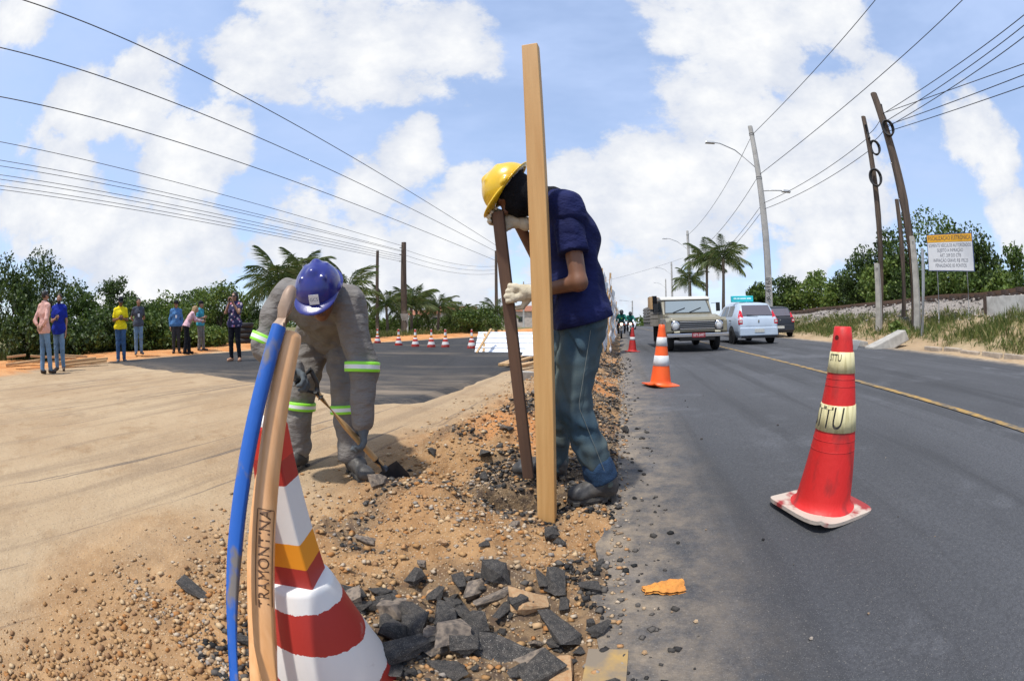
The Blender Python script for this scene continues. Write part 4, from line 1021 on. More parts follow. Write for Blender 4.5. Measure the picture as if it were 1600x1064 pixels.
cp = e.lerp(t, .0); tgt = PD(413, 872, .72); u0 = (tgt-e).dot(dv); view = (V3(0, 0, CAM_Z)-tgt); n_ = (view-dv*view.dot(dv)).normalized(); s_ = dv.cross(n_)
def on_handle(me, name):
    for v in me.vertices:
        a = -v.co.y/rr+R(6); v.co = e+dv*(u0+v.co.x)+(n_*math.cos(a)+s_*math.sin(a))*(.0247) - o
    return link(name, me, hb, [mat('burnt_print', (.10, .045, .02), rough=.7)])
on_handle(text_mesh('TRAMONTINA', .030), 'lettering')
fr = MB(); hw, hh, th = .096, .0155, .0016
for (x0, x1, y0, y1) in ((-hw, hw, hh, hh+th), (-hw, hw, -hh-th, -hh), (hw, hw+th, -hh, hh)):
    nn = 14 if x1-x0 > .05 else 2; mm = 2 if x1-x0 > .05 else 10
    fr.sheet([[V3(x0+(x1-x0)*i/nn, y0+(y1-y0)*j/mm, 0) for j in range(mm+1)] for i in range(nn+1)], 0, False)
fo = fr.build('tmp_frame', []); me = fo.data.copy(); bpy.data.objects.remove(fo); on_handle(me, 'printed_frame')
tag(hb, 'thick pale wooden tool handle with a printed name leaning on the striped marker', 'tool handle')
t, e = stick_pts(PD(448, 560, .90), PD(399, 1060, .74), .03)
o3 = one('tool_handle', M_handle, None, lambda b: b.tube([e, e.lerp(t, .5), t], [.018, .017, .016], 16)); tag(o3, 'slimmer wooden handle half hidden behind the printed one', 'tool handle')

# ------------------------------------------------------------------ broken asphalt, stones and rubble
rng = random.Random(7)
M_chunk = mat('broken_asphalt', (.045, .042, .040), (.105, .092, .080), .9, 7, 8, .4, .72, .7, 60, speck=[((.26, .24, .21), 60, .80), ((.015, .015, .015), 45, .7)], bdist=.012)
M_chunk2 = mat('pale_broken_stone', (.27, .215, .165), (.10, .085, .075), .9, 7, 8, .4, .65, .6, 60, bdist=.012)
M_chunk3 = mat('sandy_clod', (.50, .33, .18), (.42, .22, .10), .95, 9, 8, .4, .7, .6, 60, bdist=.012)
def chunk_mesh(seed, flat=.45):
    r_ = random.Random(seed); bm = bmesh.new()
    for _ in range(15):
        v = V3(r_.uniform(-1, 1), r_.uniform(-1, 1), r_.uniform(-1, 1)); k = max(abs(v.x), abs(v.y), abs(v.z)); v = v/k*r_.uniform(.72, 1)
        bm.verts.new((v.x*.5, v.y*.5*r_.uniform(.7, .9), v.z*.5*flat))
    res = bmesh.ops.convex_hull(bm, input=bm.verts); bmesh.ops.delete(bm, geom=[g for g in res['geom_interior'] if isinstance(g, bmesh.types.BMVert)], context='VERTS')
    bmesh.ops.triangulate(bm, faces=bm.faces); bmesh.ops.subdivide_edges(bm, edges=bm.edges, cuts=2, use_grid_fill=True); bmesh.ops.triangulate(bm, faces=bm.faces)
    for v in bm.verts:
        n = float(fbm(v.co.x*5+seed, v.co.y*5, v.co.z*5, seed=seed, oct=3)); v.co *= 1+.15*n
    me = bpy.data.meshes.new('asphalt_chunk'); bm.to_mesh(me); bm.free(); return me
CH = [chunk_mesh(100+i, .42 if i < 7 else .62) for i in range(12)]
CHM = {}
def chunk(x, y, size, kind, rot=None, lift=.25, label=None, stretch=(1, 1, 1), k=None):
    k = rng.randrange(12) if k is None else k; key = (k, kind)
    if key not in CHM:
        me = CH[k].copy(); me.materials.append((M_chunk, M_chunk2, M_chunk3)[kind]); CHM[key] = me
    o = bpy.data.objects.new(('asphalt_chunk', 'stone', 'soil_clod')[kind], CHM[key]); col.objects.link(o)
    zz = max(gz(x, y), .04*to_sd(x, y)[1]+.004 if to_sd(x, y)[1] > .03 else -9)
    o.location = (x, y, zz+size*.42*stretch[2]*lift); o.scale = (size*stretch[0], size*stretch[1], size*stretch[2])
    o.rotation_euler = rot or (rng.uniform(-.5, .5), rng.uniform(-.5, .5), rng.uniform(0, 6.3))
    s0_ = to_sd(x, y)[0]; where = ('in the pile beside the striped marker' if s0_ < 1.45 else 'around the pit by the pine post' if s0_ < 2.7 else 'on the soil heap beyond the workers' if s0_ < 6 else 'strewn along the road edge towards the white fence'); bigw = 'large ' if size > .075 else 'small '
    lb = label or bigw+('black piece of broken asphalt ', 'pale stone ', 'sandy clod ')[kind]+where
    tag(o, lb, ('asphalt chunk', 'stone', 'clod')[kind], None if label else ('pieces of broken asphalt', 'loose stones', 'loose clods')[kind]); return o
big = [(643, 1018, .21, 0, 'long slab of broken asphalt beside the striped marker', (1.2, .5, .55), .5), (702, 1003, .135, 1, 'rough pale-faced chunk leaning on the dark slabs', (1, .8, .9), .6), (772, 1022, .20, 0, 'largest dark slab in the heap of broken asphalt', (1, .9, .5), .3),
       (866, 990, .175, 0, 'wide cracked slab of asphalt at the road edge', (1.15, .7, .55), .4), (936, 988, .075, 0, 'small square chunk lying on the road beside the cracked slab', (1, .9, .9), .5), (920, 927, .08, 0, 'round dark chunk on the yellow edge line', (1, .85, .9), .5),
       (641, 962, .115, 0, 'dark wedge of asphalt just above the long slab', (1.1, .8, .7), .5), (716, 962, .14, 0, 'dark block of asphalt above the pale-faced chunk', (1.1, .7, .7), .5), (792, 962, .12, 0, None, (1.2, .6, .6), .4), (770, 936, .105, 1, None, (1.3, .5, .5), .4), (846, 910, .10, 0, None, (1.2, .6, .5), .4),
       (720, 917, .095, 0, None, (1.1, .7, .6), .4), (905, 1024, .05, 0, None, (1, 1, .8), .5), (676, 937, .075, 2, None, (1, .7, .7), .5), (572, 852, .085, 1, 'half pale half dark stone lying in the sand', (1.2, .7, .7), .5), (312, 930, .16, 0, 'black slab of asphalt alone in the sand near the blue bar', (1.3, .6, .45), .5),
       (885, 1040, .07, 0, None, (1, .8, .6), .4), (868, 1008, .09, 0, None, (1.1, .8, .6), .5), (388, 1004, .06, 0, None, (1, 1, .9), .5), (935, 885, .06, 0, None, (1, .8, .7), .5), (600, 930, .10, 0, None, (1, .8, .6), .3), (690, 850, .05, 2, None, (1, .8, .7), .5), (530, 830, .05, 2, None, (1, .8, .6), .4), (620, 1048, .12, 0, None, (1.1, .8, .5), .4), (700, 1050, .12, 0, None, (1.1, .8, .5), .4),
       (820, 1050, .10, 0, None, (1, .8, .5), .4), (660, 890, .06, 1, None, (1, .8, .7), .5), (750, 905, .06, 0, None, (1, .8, .7), .5), (880, 945, .07, 0, None, (1, .8, .6), .4), (830, 945, .08, 0, None, (1, .7, .6), .4), (560, 960, .08, 0, None, (1, .8, .7), .4), (580, 1000, .07, 0, None, (1, .8, .7), .4)]
for px, py, sz, kd, lb, st, li in big:
    p = on_ground(px, py); chunk(p.x, p.y, sz, kd, (rng.uniform(-.35, .35), rng.uniform(-.35, .35), rng.uniform(0, 6.3)), li, lb, st, rng.randrange(7) if st[2] < .65 else rng.randrange(12))
n = 0
for i in range(46):
    x, y = rng.gauss(-.13, .20), rng.gauss(.98, .16)
    if x < -.30 and y < .82 or to_sd(x, y)[1] > .12 or y < .7: continue
    chunk(x, y, .03+.09*rng.random()**1.5, 0 if rng.random() < .85 else 1, None, rng.uniform(.2, .9))
while n < 175:
    s_ = .75+15*rng.random()**1.7; d_ = rng.gauss(-.42, .33)
    if d_ > .10 or d_ < -1.25: continue
    x, y = from_sd(s_, d_)
    if abs(x-.165) < .10 and abs(y-1.77) < .1: continue
    if s_ < 1.5 and rng.random() < .3: continue
    sz = (.022+.085*rng.random()**2.2)*(1+.05*s_)*(1.3 if .6 < s_ < 1.3 else 1)
    chunk(x, y, sz, 0 if rng.random() < .70 else rng.choice((1, 2)), None, rng.uniform(.1, .6)); n += 1
# gravel and crumbs: uncountable
def scatter(name, N, m, sizes, seed, dens, label, s0=.35, sp=11.0, dm=(-.6, .65)):
    r_ = np.random.RandomState(seed); P = []; T = 0
    while T < N:
        s_ = s0+sp*r_.rand(4000)**2.2; d_ = r_.normal(dm[0], dm[1], 4000); x, y = from_sd(s_, d_); keep = (r_.rand(4000) < dens(x, y, s_, d_)); P.append(np.stack([x[keep], y[keep], s_[keep], d_[keep]], -1)); T += keep.sum()
    P = np.concatenate(P)[:N]; z = np.maximum(zg(P[:, 0], P[:, 1], False), np.where(P[:, 3] > .03, .04*P[:, 3]+.004, -9))
    base = np.array([(1, 0, 0), (-1, 0, 0), (0, 1, 0), (0, -1, 0), (0, 0, .75), (0, 0, -.75), (.6, .6, .35), (-.6, -.55, .4)]); F = [(0, 6, 4), (6, 2, 4), (2, 1, 4), (1, 7, 4), (7, 3, 4), (3, 0, 4), (0, 2, 6), (2, 0, 5), (1, 2, 5), (3, 1, 5), (0, 3, 5), (1, 3, 7)]
    sz = (sizes[0]+(sizes[1]-sizes[0])*r_.rand(N)**2.5)*(1+.10*P[:, 2]); a = r_.rand(N)*6.28; jit = 1+.45*(r_.rand(N, 8, 3)-.5)
    Vv = base[None]*jit; c, s2 = np.cos(a)[:, None], np.sin(a)[:, None]
    X = (Vv[..., 0]*c-Vv[..., 1]*s2)*sz[:, None]+P[:, 0:1]; Y = (Vv[..., 0]*s2+Vv[..., 1]*c)*sz[:, None]+P[:, 1:2]; Z = Vv[..., 2]*sz[:, None]*.8+z[:, None]+sz[:, None]*.25
    me = np_mesh(name, np.stack([X, Y, Z], -1).reshape(-1, 3), (np.array(F)[None]+8*np.arange(N)[:, None, None]).reshape(-1, 3), 3)
    tag(link(name, me, None, [m]), label, name.replace('_', ' '), kind='stuff')
def island_mat(name, cols, rough=.9):
    m = mat(name, cols[0], rough=rough); t, N, K, b = nodes_of(m); g = N.new('ShaderNodeNewGeometry'); r_ = N.new('ShaderNodeValToRGB'); r_.color_ramp.interpolation = 'CONSTANT'
    el = r_.color_ramp.elements; el[0].color = (*cols[0], 1); el[1].position = 1/len(cols); el[1].color = (*cols[1], 1)
    for i in range(2, len(cols)): e_ = el.new(i/len(cols)); e_.color = (*cols[i], 1)
    K(g.outputs['Random Per Island'], r_.inputs[0]); K(r_.outputs[0], b.inputs['Base Color']); b.inputs['Specular IOR Level'].default_value = .2; return m
M_grav = island_mat('mixed_gravel', [(.40, .29, .18), (.34, .22, .12), (.46, .37, .27), (.24, .17, .11), (.40, .22, .10), (.27, .235, .20)])
M_crumb = island_mat('asphalt_crumbs', [(.035, .033, .032), (.06, .055, .05), (.10, .09, .08), (.022, .022, .022)])
dn = lambda x, y, s_, d_: (d_ < .12)*sst(-2.0, -.7, d_+.8*fbm(x*1.5, y*1.5, seed=62))*sst(.0, .7, s_+.5*fbm(x*2, y*2, seed=63))*(.35+1.2*np.clip(fbm(x*2.2, y*2.2, seed=61)+.3, 0, 1))
scatter('gravel', 15000, M_grav, (.0028, .013), 1, dn, 'loose pale gravel and grit over the dug soil')
scatter('asphalt_crumbs', 11000, M_crumb, (.003, .016), 2, lambda x, y, s_, d_: (d_ < .30)*sst(.35, .8, s_+.4*fbm(x*2, y*2, seed=64))*sst(-1.25, -.75, d_+.5*fbm(x*2, y*2, seed=65))*np.where(d_ > .05, .10, sst(-.05, .22, fbm(x*2.6, y*2.6, seed=37)+.06)*sst(-1.5, -.6, d_)), 'crumbs of black asphalt strewn through the dug soil')
M_clod = island_mat('soil_clods', [(.40, .24, .11), (.34, .19, .08), (.46, .30, .16), (.28, .16, .08), (.50, .36, .21), (.36, .17, .06)])
scatter('soil_clods', 9000, M_clod, (.003, .017), 5, lambda x, y, s_, d_: (d_ < 0)*np.maximum(sst(1.15, .5, np.hypot(x+.75, y-.45)+.4*fbm(x*2, y*2, seed=66)), .35*sst(-1.7, -.9, d_)), 'brown crumbly soil clods around the workers and the marker', -.6, 8.0, (-.8, .45))
for i, (x, y, rz_) in enumerate(((-.13, 2.13, .1), (.06, 2.15, -.12), (.24, 2.12, .15))):
    o = chunk(x, y, .24, 0, (R(78), 0, rz_), 0, ('upright slab of old asphalt at the back of the pit, behind the brown timber', 'middle slab of old asphalt lining the back of the pit', 'slab of old asphalt lining the pit beside the near boot')[i], (1, .62, .5), i); o.location.z = -.03
b = MB()
for i in range(60):
    s_ = .5+5*rng.random()**1.5; d_ = .15+1.9*rng.random()**2; x, y = from_sd(s_, d_); z = .04*d_+.006; r_ = .0035+.008*rng.random()**3
    M = Matrix.Translation((x, y, z+r_*.4)) @ Matrix.Rotation(rng.random()*6, 4, 'Z'); b.lathe([(r_*.5, -r_*.5), (r_, -r_*.1), (r_*.7, r_*.45), (r_*.1, r_*.6)], 5, 0 if rng.random() < .7 else 1, M, False)
tag(b.build('road_grit', [M_crumb, M_grav]), 'scattered crumbs and small stones on the grey road', 'grit', kind='stuff')
# crumpled orange rag
p = on_ground(1036, 925); rows = []
for i in range(26):
    u = -1+2*i/25; row = []
    for j in range(13):
        v = -1+2*j/12; x = u*.072*(1+.06*math.sin(v*3)); y = v*.030*(1+.35*math.sin(u*2.2+.6)); z = .012+.016*abs(float(fbm(u*2.5, v*1.6, seed=71, oct=3)))*2.4*(1-.5*abs(v))
        row.append((x, y, z))
    rows.append(row)
b = MB(); b.sheet(rows); b.sheet([[(q[0], q[1], max(.001, q[2]-.010)) for q in r_] for r_ in rows]); rg = b.build('orange_rag', mat('orange_cloth', (.62, .27, .055), (.48, .19, .04), .9, 20, 6, .35, .7, .6, 60, bdist=.006))
rg.location = (p.x, p.y, .04*to_sd(p.x, p.y)[1]+.005); rg.rotation_euler = (0, 0, R(-4)); tag(rg, 'crumpled orange rag lying on the grey road', 'rag')
# ------------------------------------------------------------------ onlookers
def lean(J, ang, keep=('hipL', 'hipR', 'knL', 'knR', 'anL', 'anR', 'toeL', 'toeR', 'root', 'pelvis', 'front')):
    ax = V3(0, 0, 1).cross(J['front']).normalized(); Q = Matrix.Rotation(ang, 3, ax); p = J['pelvis']
    for k, v in J.items():
        if k in keep or not isinstance(v, Vector): continue
        J[k] = Q @ v if k in ('hup', 'face', 'hnL', 'hnR', 'hdL', 'hdR') else p+Q @ (v-p)
    return J
def phone(J, s_, label, off=.09):
    w = J['wr'+s_]; d = Vector(J['hd'+s_]).normalized(); q = w+d*off
    b = MB(); b.box((0, 0, 0), (.036, .005, .072)); o = b.build('phone', M_black); bevel(o, .004); o.location = q; o.rotation_euler = (R(15), 0, math.atan2(J['front'].y, J['front'].x)-R(90)); tag(o, label, 'phone')
def badge(J, root):
    f = J['_fr']; c = J['chest']+f*.135-V3(0, 0, .06)-root.location; b = MB()
    b.box(c, (.034, .006, .048), 0, Matrix.Rotation(math.atan2(f.y, f.x)-R(90), 3, 'Z')); bd = b.build('badge', mat('white_card', (.75, .78, .80), rough=.5), root)
    b = MB()
    for s_ in (-1, 1): b.tube([c+V3(0, 0, .045), J['chest']+f*.13+J['_lat']*s_*.03+V3(0, 0, .06)-root.location, J['neck']+J['_lat']*s_*.065+f*.03-root.location], .005, 5)
    b.build('lanyard', M_black, root)
M_dj = cloth('blue_jeans', (.055, .12, .25), .6, .9, 3); M_lj = cloth('light_jeans', (.17, .28, .42), .65, .9, 3); M_gj = cloth('grey_jeans', (.17, .17, .165), .7); M_bk = cloth('black_trousers', (.012, .013, .018), .7)
M_dk = cloth('charcoal_trousers', (.05, .052, .058), .7); M_hair = mat('dark_hair', (.014, .011, .010), rough=.6, bump=.5, bscale=80); M_blond = mat('blond_hair', (.42, .28, .13), (.28, .17, .07), .6, 30, bump=.4)
M_dshoe = mat('dark_brown_shoe', (.05, .028, .02), rough=.5); M_gshoe = mat('grey_shoe', (.10, .11, .13), rough=.6)
def stripes(name, c1, c2, scale, axis='X'):
    m = mat(name, c1, rough=.85); t, N, K, b = nodes_of(m); tcn = N.new('ShaderNodeTexCoord'); w = N.new('ShaderNodeTexWave'); w.inputs['Scale'].default_value = scale; w.inputs['Distortion'].default_value = .8; w.bands_direction = axis; K(tcn.outputs['Object'], w.inputs['Vector'])
    x = N.new('ShaderNodeMixRGB'); K(w.outputs['Fac'], x.inputs[0]); x.inputs[1].default_value = (*c1, 1); x.inputs[2].default_value = (*c2, 1); K(x.outputs[0], b.inputs['Base Color']); return m
def floral(name):
    m = mat(name, (.02, .02, .06), rough=.85); t, N, K, b = nodes_of(m); tcn = N.new('ShaderNodeTexCoord'); v = N.new('ShaderNodeTexVoronoi'); v.inputs['Scale'].default_value = 13; K(tcn.outputs['Object'], v.inputs['Vector'])
    r = N.new('ShaderNodeMapRange'); K(v.outputs['Distance'], r.inputs[0]); r.inputs[1].default_value = .42; r.inputs[2].default_value = .30
    sp = N.new('ShaderNodeValToRGB'); g = N.new('ShaderNodeSeparateColor'); K(v.outputs['Color'], g.inputs[0]); K(g.outputs[0], sp.inputs[0]); e = sp.color_ramp.elements; e[0].color = (.6, .18, .15, 1); e[1].color = (.65, .6, .55, 1); q = e.new(.5); q.color = (.25, .16, .4, 1)
    x = N.new('ShaderNodeMixRGB'); K(r.outputs[0], x.inputs[0]); x.inputs[1].default_value = (.018, .018, .07, 1); K(sp.outputs[0], x.inputs[2]); K(x.outputs[0], b.inputs['Base Color']); return m
def foot(px, py):
    p = on_ground(px, py); return math.hypot(p.x, p.y), max(p.z, .0)
GP = 'people watching the roadworks'
D, z = foot(72, 585); J = standing(72, 585, z, D, 48, 1.76, armL='back', armR='back', stance=.10, stepR=.12, turn=-.3)
person('person', 'man in pale pink shirt and light jeans, hands behind his back', J, dict(skin=M_skinA, trousers=M_lj, shirt=stripes('pink_stripe_shirt', (.68, .40, .33), (.60, .33, .28), 30), shoes=M_dshoe, sleeve=1.55, hem=-.13, loose=.014, collar=True, hair=M_hair, glasses=True, eyes=False, tr=(.098, .072, .064)), group=GP)
D, z = foot(95, 581); J = standing(95, 581, z, D+.25, 196, 1.74, armR='front', armL='down', stance=.10, stepL=.08)
person('person', 'bearded man in royal blue polo shirt holding a phone', J, dict(skin=M_skinA, trousers=M_lj, shirt=cloth('royal_blue_pique', (.012, .028, .29), .8), shoes=M_dshoe, sleeve=.75, hem=-.16, loose=.014, collar=True, hair=M_hair, beard=M_hair, girth=1.10), group=GP); phone(J, 'R', 'phone in the hand of the man in royal blue')
D, z = foot(190, 567); J = standing(190, 567, z, D, 176, 1.74, armR='front', armL='front', nod=.45)
r_ = person('person', 'man in bright yellow polo shirt and dark cap looking at his phone', J, dict(skin=M_skinB, trousers=M_dj, shirt=cloth('yellow_pique', (.80, .66, .015), .85), shoes=M_gshoe, sleeve=.78, hem=-.10, collar=True, hair=M_hair, girth=1.08), group=GP); cap_hat(J, r_, M_bk); phone(J, 'R', 'phone in the hands of the man in yellow')
D, z = foot(217, 551); J = standing(217, 551, z, D-1.2, 172, 1.72, armR='back', armL='back')
r_ = person('person', 'man in grey tee shirt with a badge and light jeans', J, dict(skin=M_skinA, trousers=M_lj, shirt=cloth('slate_tee', (.075, .085, .11), .8), shoes=M_gshoe, sleeve=.7, hem=-.11, hair=M_hair), h=.014, group=GP); badge(J, r_)
D, z = foot(276, 552); J = standing(276, 552, z, D, 178, 1.72, armR='down', armL='down', turn=.3)
r_ = person('person', 'man in blue long-sleeved shirt and black brimmed hat', J, dict(skin=M_skinA, trousers=M_dk, shirt=cloth('chambray', (.075, .19, .40), .8), shoes=M_dshoe, sleeve=1.9, hem=-.10, collar=True, glasses=True, eyes=False, girth=1.10), h=.014, group=GP); cap_hat(J, r_, M_bk, all_round=True); badge(J, r_)
D, z = foot(314, 550); J = standing(314, 550, z, D+.3, 120, 1.72, armR='front', armL='down', stepL=.1)
r_ = person('person', 'man in turquoise shirt, grey jeans and dark cap behind the striped blouse', J, dict(skin=M_skinA, trousers=M_gj, shirt=cloth('turquoise_shirt', (.05, .30, .40), .8), shoes=M_dshoe, sleeve=.8, hem=-.10, hair=M_hair), h=.014, group=GP); cap_hat(J, r_, M_bk, top=.01)
D, z = foot(292, 553); J = lean(standing(292, 553, z, D-.3, 82, 1.66, armR='reach', armL='reach', stepL=.14, stepR=-.06), R(34)); J['face'] = J['front']; J['hup'] = V3(0, 0, 1); J['pup'] = V3(0, 0, 1)+J['front']*.25
person('person', 'blonde woman in pink striped blouse and black trousers leaning forward', J, dict(skin=M_skinC, trousers=M_bk, shirt=stripes('pink_white_stripes', (.70, .62, .62), (.52, .14, .22), 26), shoes=M_bk, sleeve=1.8, hem=-.05, hair=M_blond, hairlen=.10, sc=.95, tr=(.105, .078, .07)), h=.014, group=GP); phone(J, 'R', 'phone held out by the woman in stripes')
D, z = foot(368, 567); J = standing(368, 567, max(z, .022), D, 205, 1.70, armR='up', armL='up', stance=.11)
r_ = person('person', 'woman in dark floral blouse and black trousers raising a phone', J, dict(skin=M_skinA, trousers=M_bk, shirt=floral('floral_blouse'), shoes=mat('tan_sandal', (.42, .22, .13), rough=.6), sleeve=.55, hem=-.13, loose=.012, hair=M_hair, hairlen=.12, glasses=True, eyes=False, sc=.97, tr=(.10, .068, .052)), group=GP); phone(J, 'R', 'phone raised by the woman in the floral blouse')

# ------------------------------------------------------------------ boards, sheets, tyres on the works side
M_board = wood('sawn_board', (.52, .34, .17), (.40, .24, .11), .75); M_sheet = mat('white_metal_sheet', (.74, .77, .82), (.66, .69, .74), .38, 3, 5, .4, .7, spec=.5)
def board(a, b_, w, th, label, m=None, nm='board'):
    a, b_ = Vector(a), Vector(b_); d = (b_-a).normalized(); x = d.cross(V3(0, 0, 1)).normalized(); y = x.cross(d)
    mb = MB(); L_ = (b_-a).length; mb.box((0, 0, L_/2), (w/2, th/2, L_/2)); o = mb.build(nm, m or M_board); o.matrix_world = Matrix.Translation(a) @ Matrix((x, y, d)).transposed().to_4x4(); bevel(o, .004, 1); tag(o, label, 'board', None); return o
pile = [((8, 549), (62, 550), 13.2), ((22, 556), (60, 551), 12.6), ((47, 544), (118, 549), 13.8), ((90, 551), (168, 553), 13.0), ((92, 556), (150, 553), 12.4), ((84, 547), (136, 543), 14.0), ((100, 558), (166, 551), 12.2), ((10, 546), (40, 547), 14.2)]
for i, (a, b_, D) in enumerate(pile):
    A, B_ = PD(*a, D), PD(*b_, D); A.z = gz(A.x, A.y)+.05+.07*(i % 3); B_.z = gz(B_.x, B_.y)+.05+.07*((i+1) % 3)
    o = board(A, B_, .15, .06, 'rough sawn board in the loose pile behind the man in pink'); o['group'] = 'boards in the loose pile'
def corrugated(name, w, h, label, n=4):
    b = MB(); prof = []
    for k in range(n): z0 = k*h/n; prof += [(0, z0), (0, z0+h/n*.62), (.028, z0+h/n*.68), (.028, z0+h/n*.90), (0, z0+h/n*.96)]
    prof.append((0, h))
    b.sheet([[(x, -y, z) for x in np.linspace(-w/2, w/2, 6)] for y, z in prof], 0, False); b.sheet([[(x, -y+.004, z) for x in np.linspace(-w/2, w/2, 6)] for y, z in prof], 0, False)
    o = b.build(name, M_sheet); tag(o, label, 'metal sheet'); return o
A, B_ = on_ground(745, 548), on_ground(838, 550); c = (A+B_)/2; c.y = (A.y+B_.y)/2
o = corrugated('metal_sheet', 2.25, .86, 'ribbed white metal sheet propped up on the black asphalt'); o.location = (.0, 12.6, .03); o.rotation_euler = (R(-48), 0, R(-6))
o = corrugated('metal_sheet', 1.1, .8, 'second white metal sheet lying almost flat on the timbers', 3); q = on_ground(832, 566); o.location = (q.x+.3, q.y+.2, .14); o.rotation_euler = (R(-82), 0, R(-10))
for s_ in (-1, 1): board((-.0+s_*.85, 12.7, .03), (-.0+s_*.85, 13.35, .60), .07, .05, 'short timber strut propping the white metal sheet')['group'] = 'struts under the sheet'
a = on_ground(741, 550); board((-1.02, 12.28, .03), (-.62, 12.72, .72), .085, .03, 'pale lath leaning across the ribbed white sheet')
for i, (pa, pb_) in enumerate((((782, 574), (826, 558)), ((790, 577), (838, 563)), ((802, 576), (846, 570)), ((806, 580), (848, 572)))):
    A, B_ = on_ground(*pa), on_ground(*pb_); A.z += .05+.03*(i % 2); B_.z += .07+.03*(i % 2); board(A, B_, .10, .05, 'pale timber in the small stack beside the soil heap')['group'] = 'timbers stacked by the soil heap'
q = on_ground(820, 594); b = MB(); b.box((0, 0, 0), (.14, .09, .07)); o = b.build('concrete_block', M_conc); bevel(o, .012); o.location = (q.x, q.y, q.z+.055); o.rotation_euler = (0, R(5), R(25)); tag(o, 'small grey concrete block on the soil heap', 'concrete block')
M_tyre = mat('tyre_rubber', (.018, .018, .019), rough=.8, bump=.3, bscale=40)
q = PD(384, 533, 19)
for i in range(4):
    b = MB(); b.lathe([(.20, -.10), (.30, -.11), (.34, -.06), (.345, 0), (.34, .06), (.30, .11), (.20, .10), (.18, 0), (.20, -.10)], 28); o = b.build('old_tyre', M_tyre); o.location = (q.x+.04*(i % 2), q.y, gz(q.x, q.y)+.11+.22*i); tag(o, 'black tyre in the stack at the foot of the palms', 'tyre', 'stacked black tyres')

# site fence of ribbed white sheets along the road
fp = None
sv = np.arange(11.5, 64, 1.15); N_ = len(sv)
fence = empty('site_fence', (*from_sd(12, -.6), 0))
for i, s_ in enumerate(sv):
    dd = -.42+.13*math.sin(i*1.7)+.002*s_; ang = -TH+R(5*math.sin(i*2.3))
    if fp is None:
        b = MB(); prof = [(.035*math.sin(k*1.1)*(1 if k % 2 else .6), .06+k*.085) for k in range(26)]
        b.sheet([[(y, x, z) for x in np.linspace(-.58, .58, 4)] for y, z in prof], 0, False); b.sheet([[(y-.006, x, z) for x in np.linspace(-.58, .58, 4)] for y, z in prof], 0, False); o = b.build('fence_sheet', M_sheet, fence); fp = o.data
        o2 = one('fence_post', M_board, fence, lambda b: b.box((0, 0, 1.2), (.03, .03, 1.25))); fpp = o2.data
    else: o = link('fence_sheet', fp, fence); o2 = link('fence_post', fpp, fence)
    x, y = from_sd(s_, dd); o.location = V3(x, y, .03)-fence.location; o.rotation_euler = (R(2*math.sin(i)), R(3*math.sin(i*3.1)), ang)
    x, y = from_sd(s_+.575, dd-.08); o2.location = V3(x, y, 0)-fence.location; o2.rotation_euler = (0, R(2*math.sin(i*1.3)), ang)
tag(fence, 'long wavy fence of ribbed white metal sheets along the road', 'fence')

# ------------------------------------------------------------------ poles, lamps, wires
M_pole = mat('grey_concrete_pole', (.46, .45, .43), (.36, .35, .33), .85, 3, 6, .35, .7, .15, 40); M_tim = mat('dark_timber_pole', (.060, .045, .036), (.15, .105, .075), .85, 2, 8, .35, .7, .4, 20, stretch=(8, 8, .6)); M_galv = mat('galvanised_steel', (.42, .43, .44), rough=.45, metal=.7); M_wire = mat('black_cable', (.02, .02, .022), rough=.6)
def conc_pole(px, ytop, D, label, r0=.19, r1=.11, lamps=(), text=None, zb=None):
    t = PD(px, ytop, D); z0 = gz(t.x, t.y) if zb is None else zb; r = empty('light_pole', (t.x, t.y, z0)); H = t.z-z0; tag(r, label, 'light pole')
    one('pole', M_pole, r, lambda b: b.tube([(0, 0, -.2), (0, 0, H*.5), (0, 0, H)], [r0, (r0+r1)/2, r1], 14))
    for f in (.72, .95): one('clamp', M_galv, r, lambda b: b.tube([(0, 0, H*f), (0, 0, H*f+.12)], r0+(r1-r0)*f+.02, 14))
    for (dx, dy, zf, rise) in lamps:
        L_ = math.hypot(dx, dy); u = V3(dx/L_, dy/L_, 0); z_ = H*zf
        def arm(b): b.tube([(0, 0, z_), u*L_*.5+V3(0, 0, z_+rise*.75), u*L_*.85+V3(0, 0, z_+rise), u*L_+V3(0, 0, z_+rise*1.02)], .035, 8)
        la = one('lamp_arm', M_galv, r, arm)
        def lamp(b): b.box(u*(L_+.22)+V3(0, 0, z_+rise*1.02), (.30, .13, .07), 0, Matrix.Rotation(math.atan2(u.y, u.x), 3, 'Z'), (.8, .7))
        bevel(one('lamp_head', M_galv, r, lamp), .02)
    if text:
        me = text_mesh(text, .42); v_ = math.atan2(-t.y, -t.x); rr = r0*.93+.004
        for v in me.vertices: a = v_+v.co.y/rr*-1; v.co = (rr*math.cos(a), rr*math.sin(a), 2.55+v.co.x)
        link('lettering', me, r, [M_ink])
    return r, t
rl = V3(-math.cos(TH), math.sin(TH), 0)
LP, lpt = conc_pole(1172, 198, 24.5, 'tall grey concrete lamp post behind the silver-blue hatchback, two lamps', .25, .15, [(rl.x*2.6, rl.y*2.6, .77, 1.5), (-rl.x*1.5, -rl.y*1.5, .66, .15)], 'A-6168')
LP2, lpt2 = conc_pole(1074, 361, 50, 'grey concrete lamp post rising behind the pickup cab', .24, .14, [(rl.x*2.6, rl.y*2.6, .8, 1.3)])
LP3, lpt3 = conc_pole(1049, 410, 78, 'second concrete lamp post along the road beyond the pickup', .24, .14, [(rl.x*2.6, rl.y*2.6, .8, 1.3)])
conc_pole(1040, 436, 108, 'third concrete lamp post far along the road', .24, .14, [(rl.x*2.6, rl.y*2.6, .8, 1.3)])
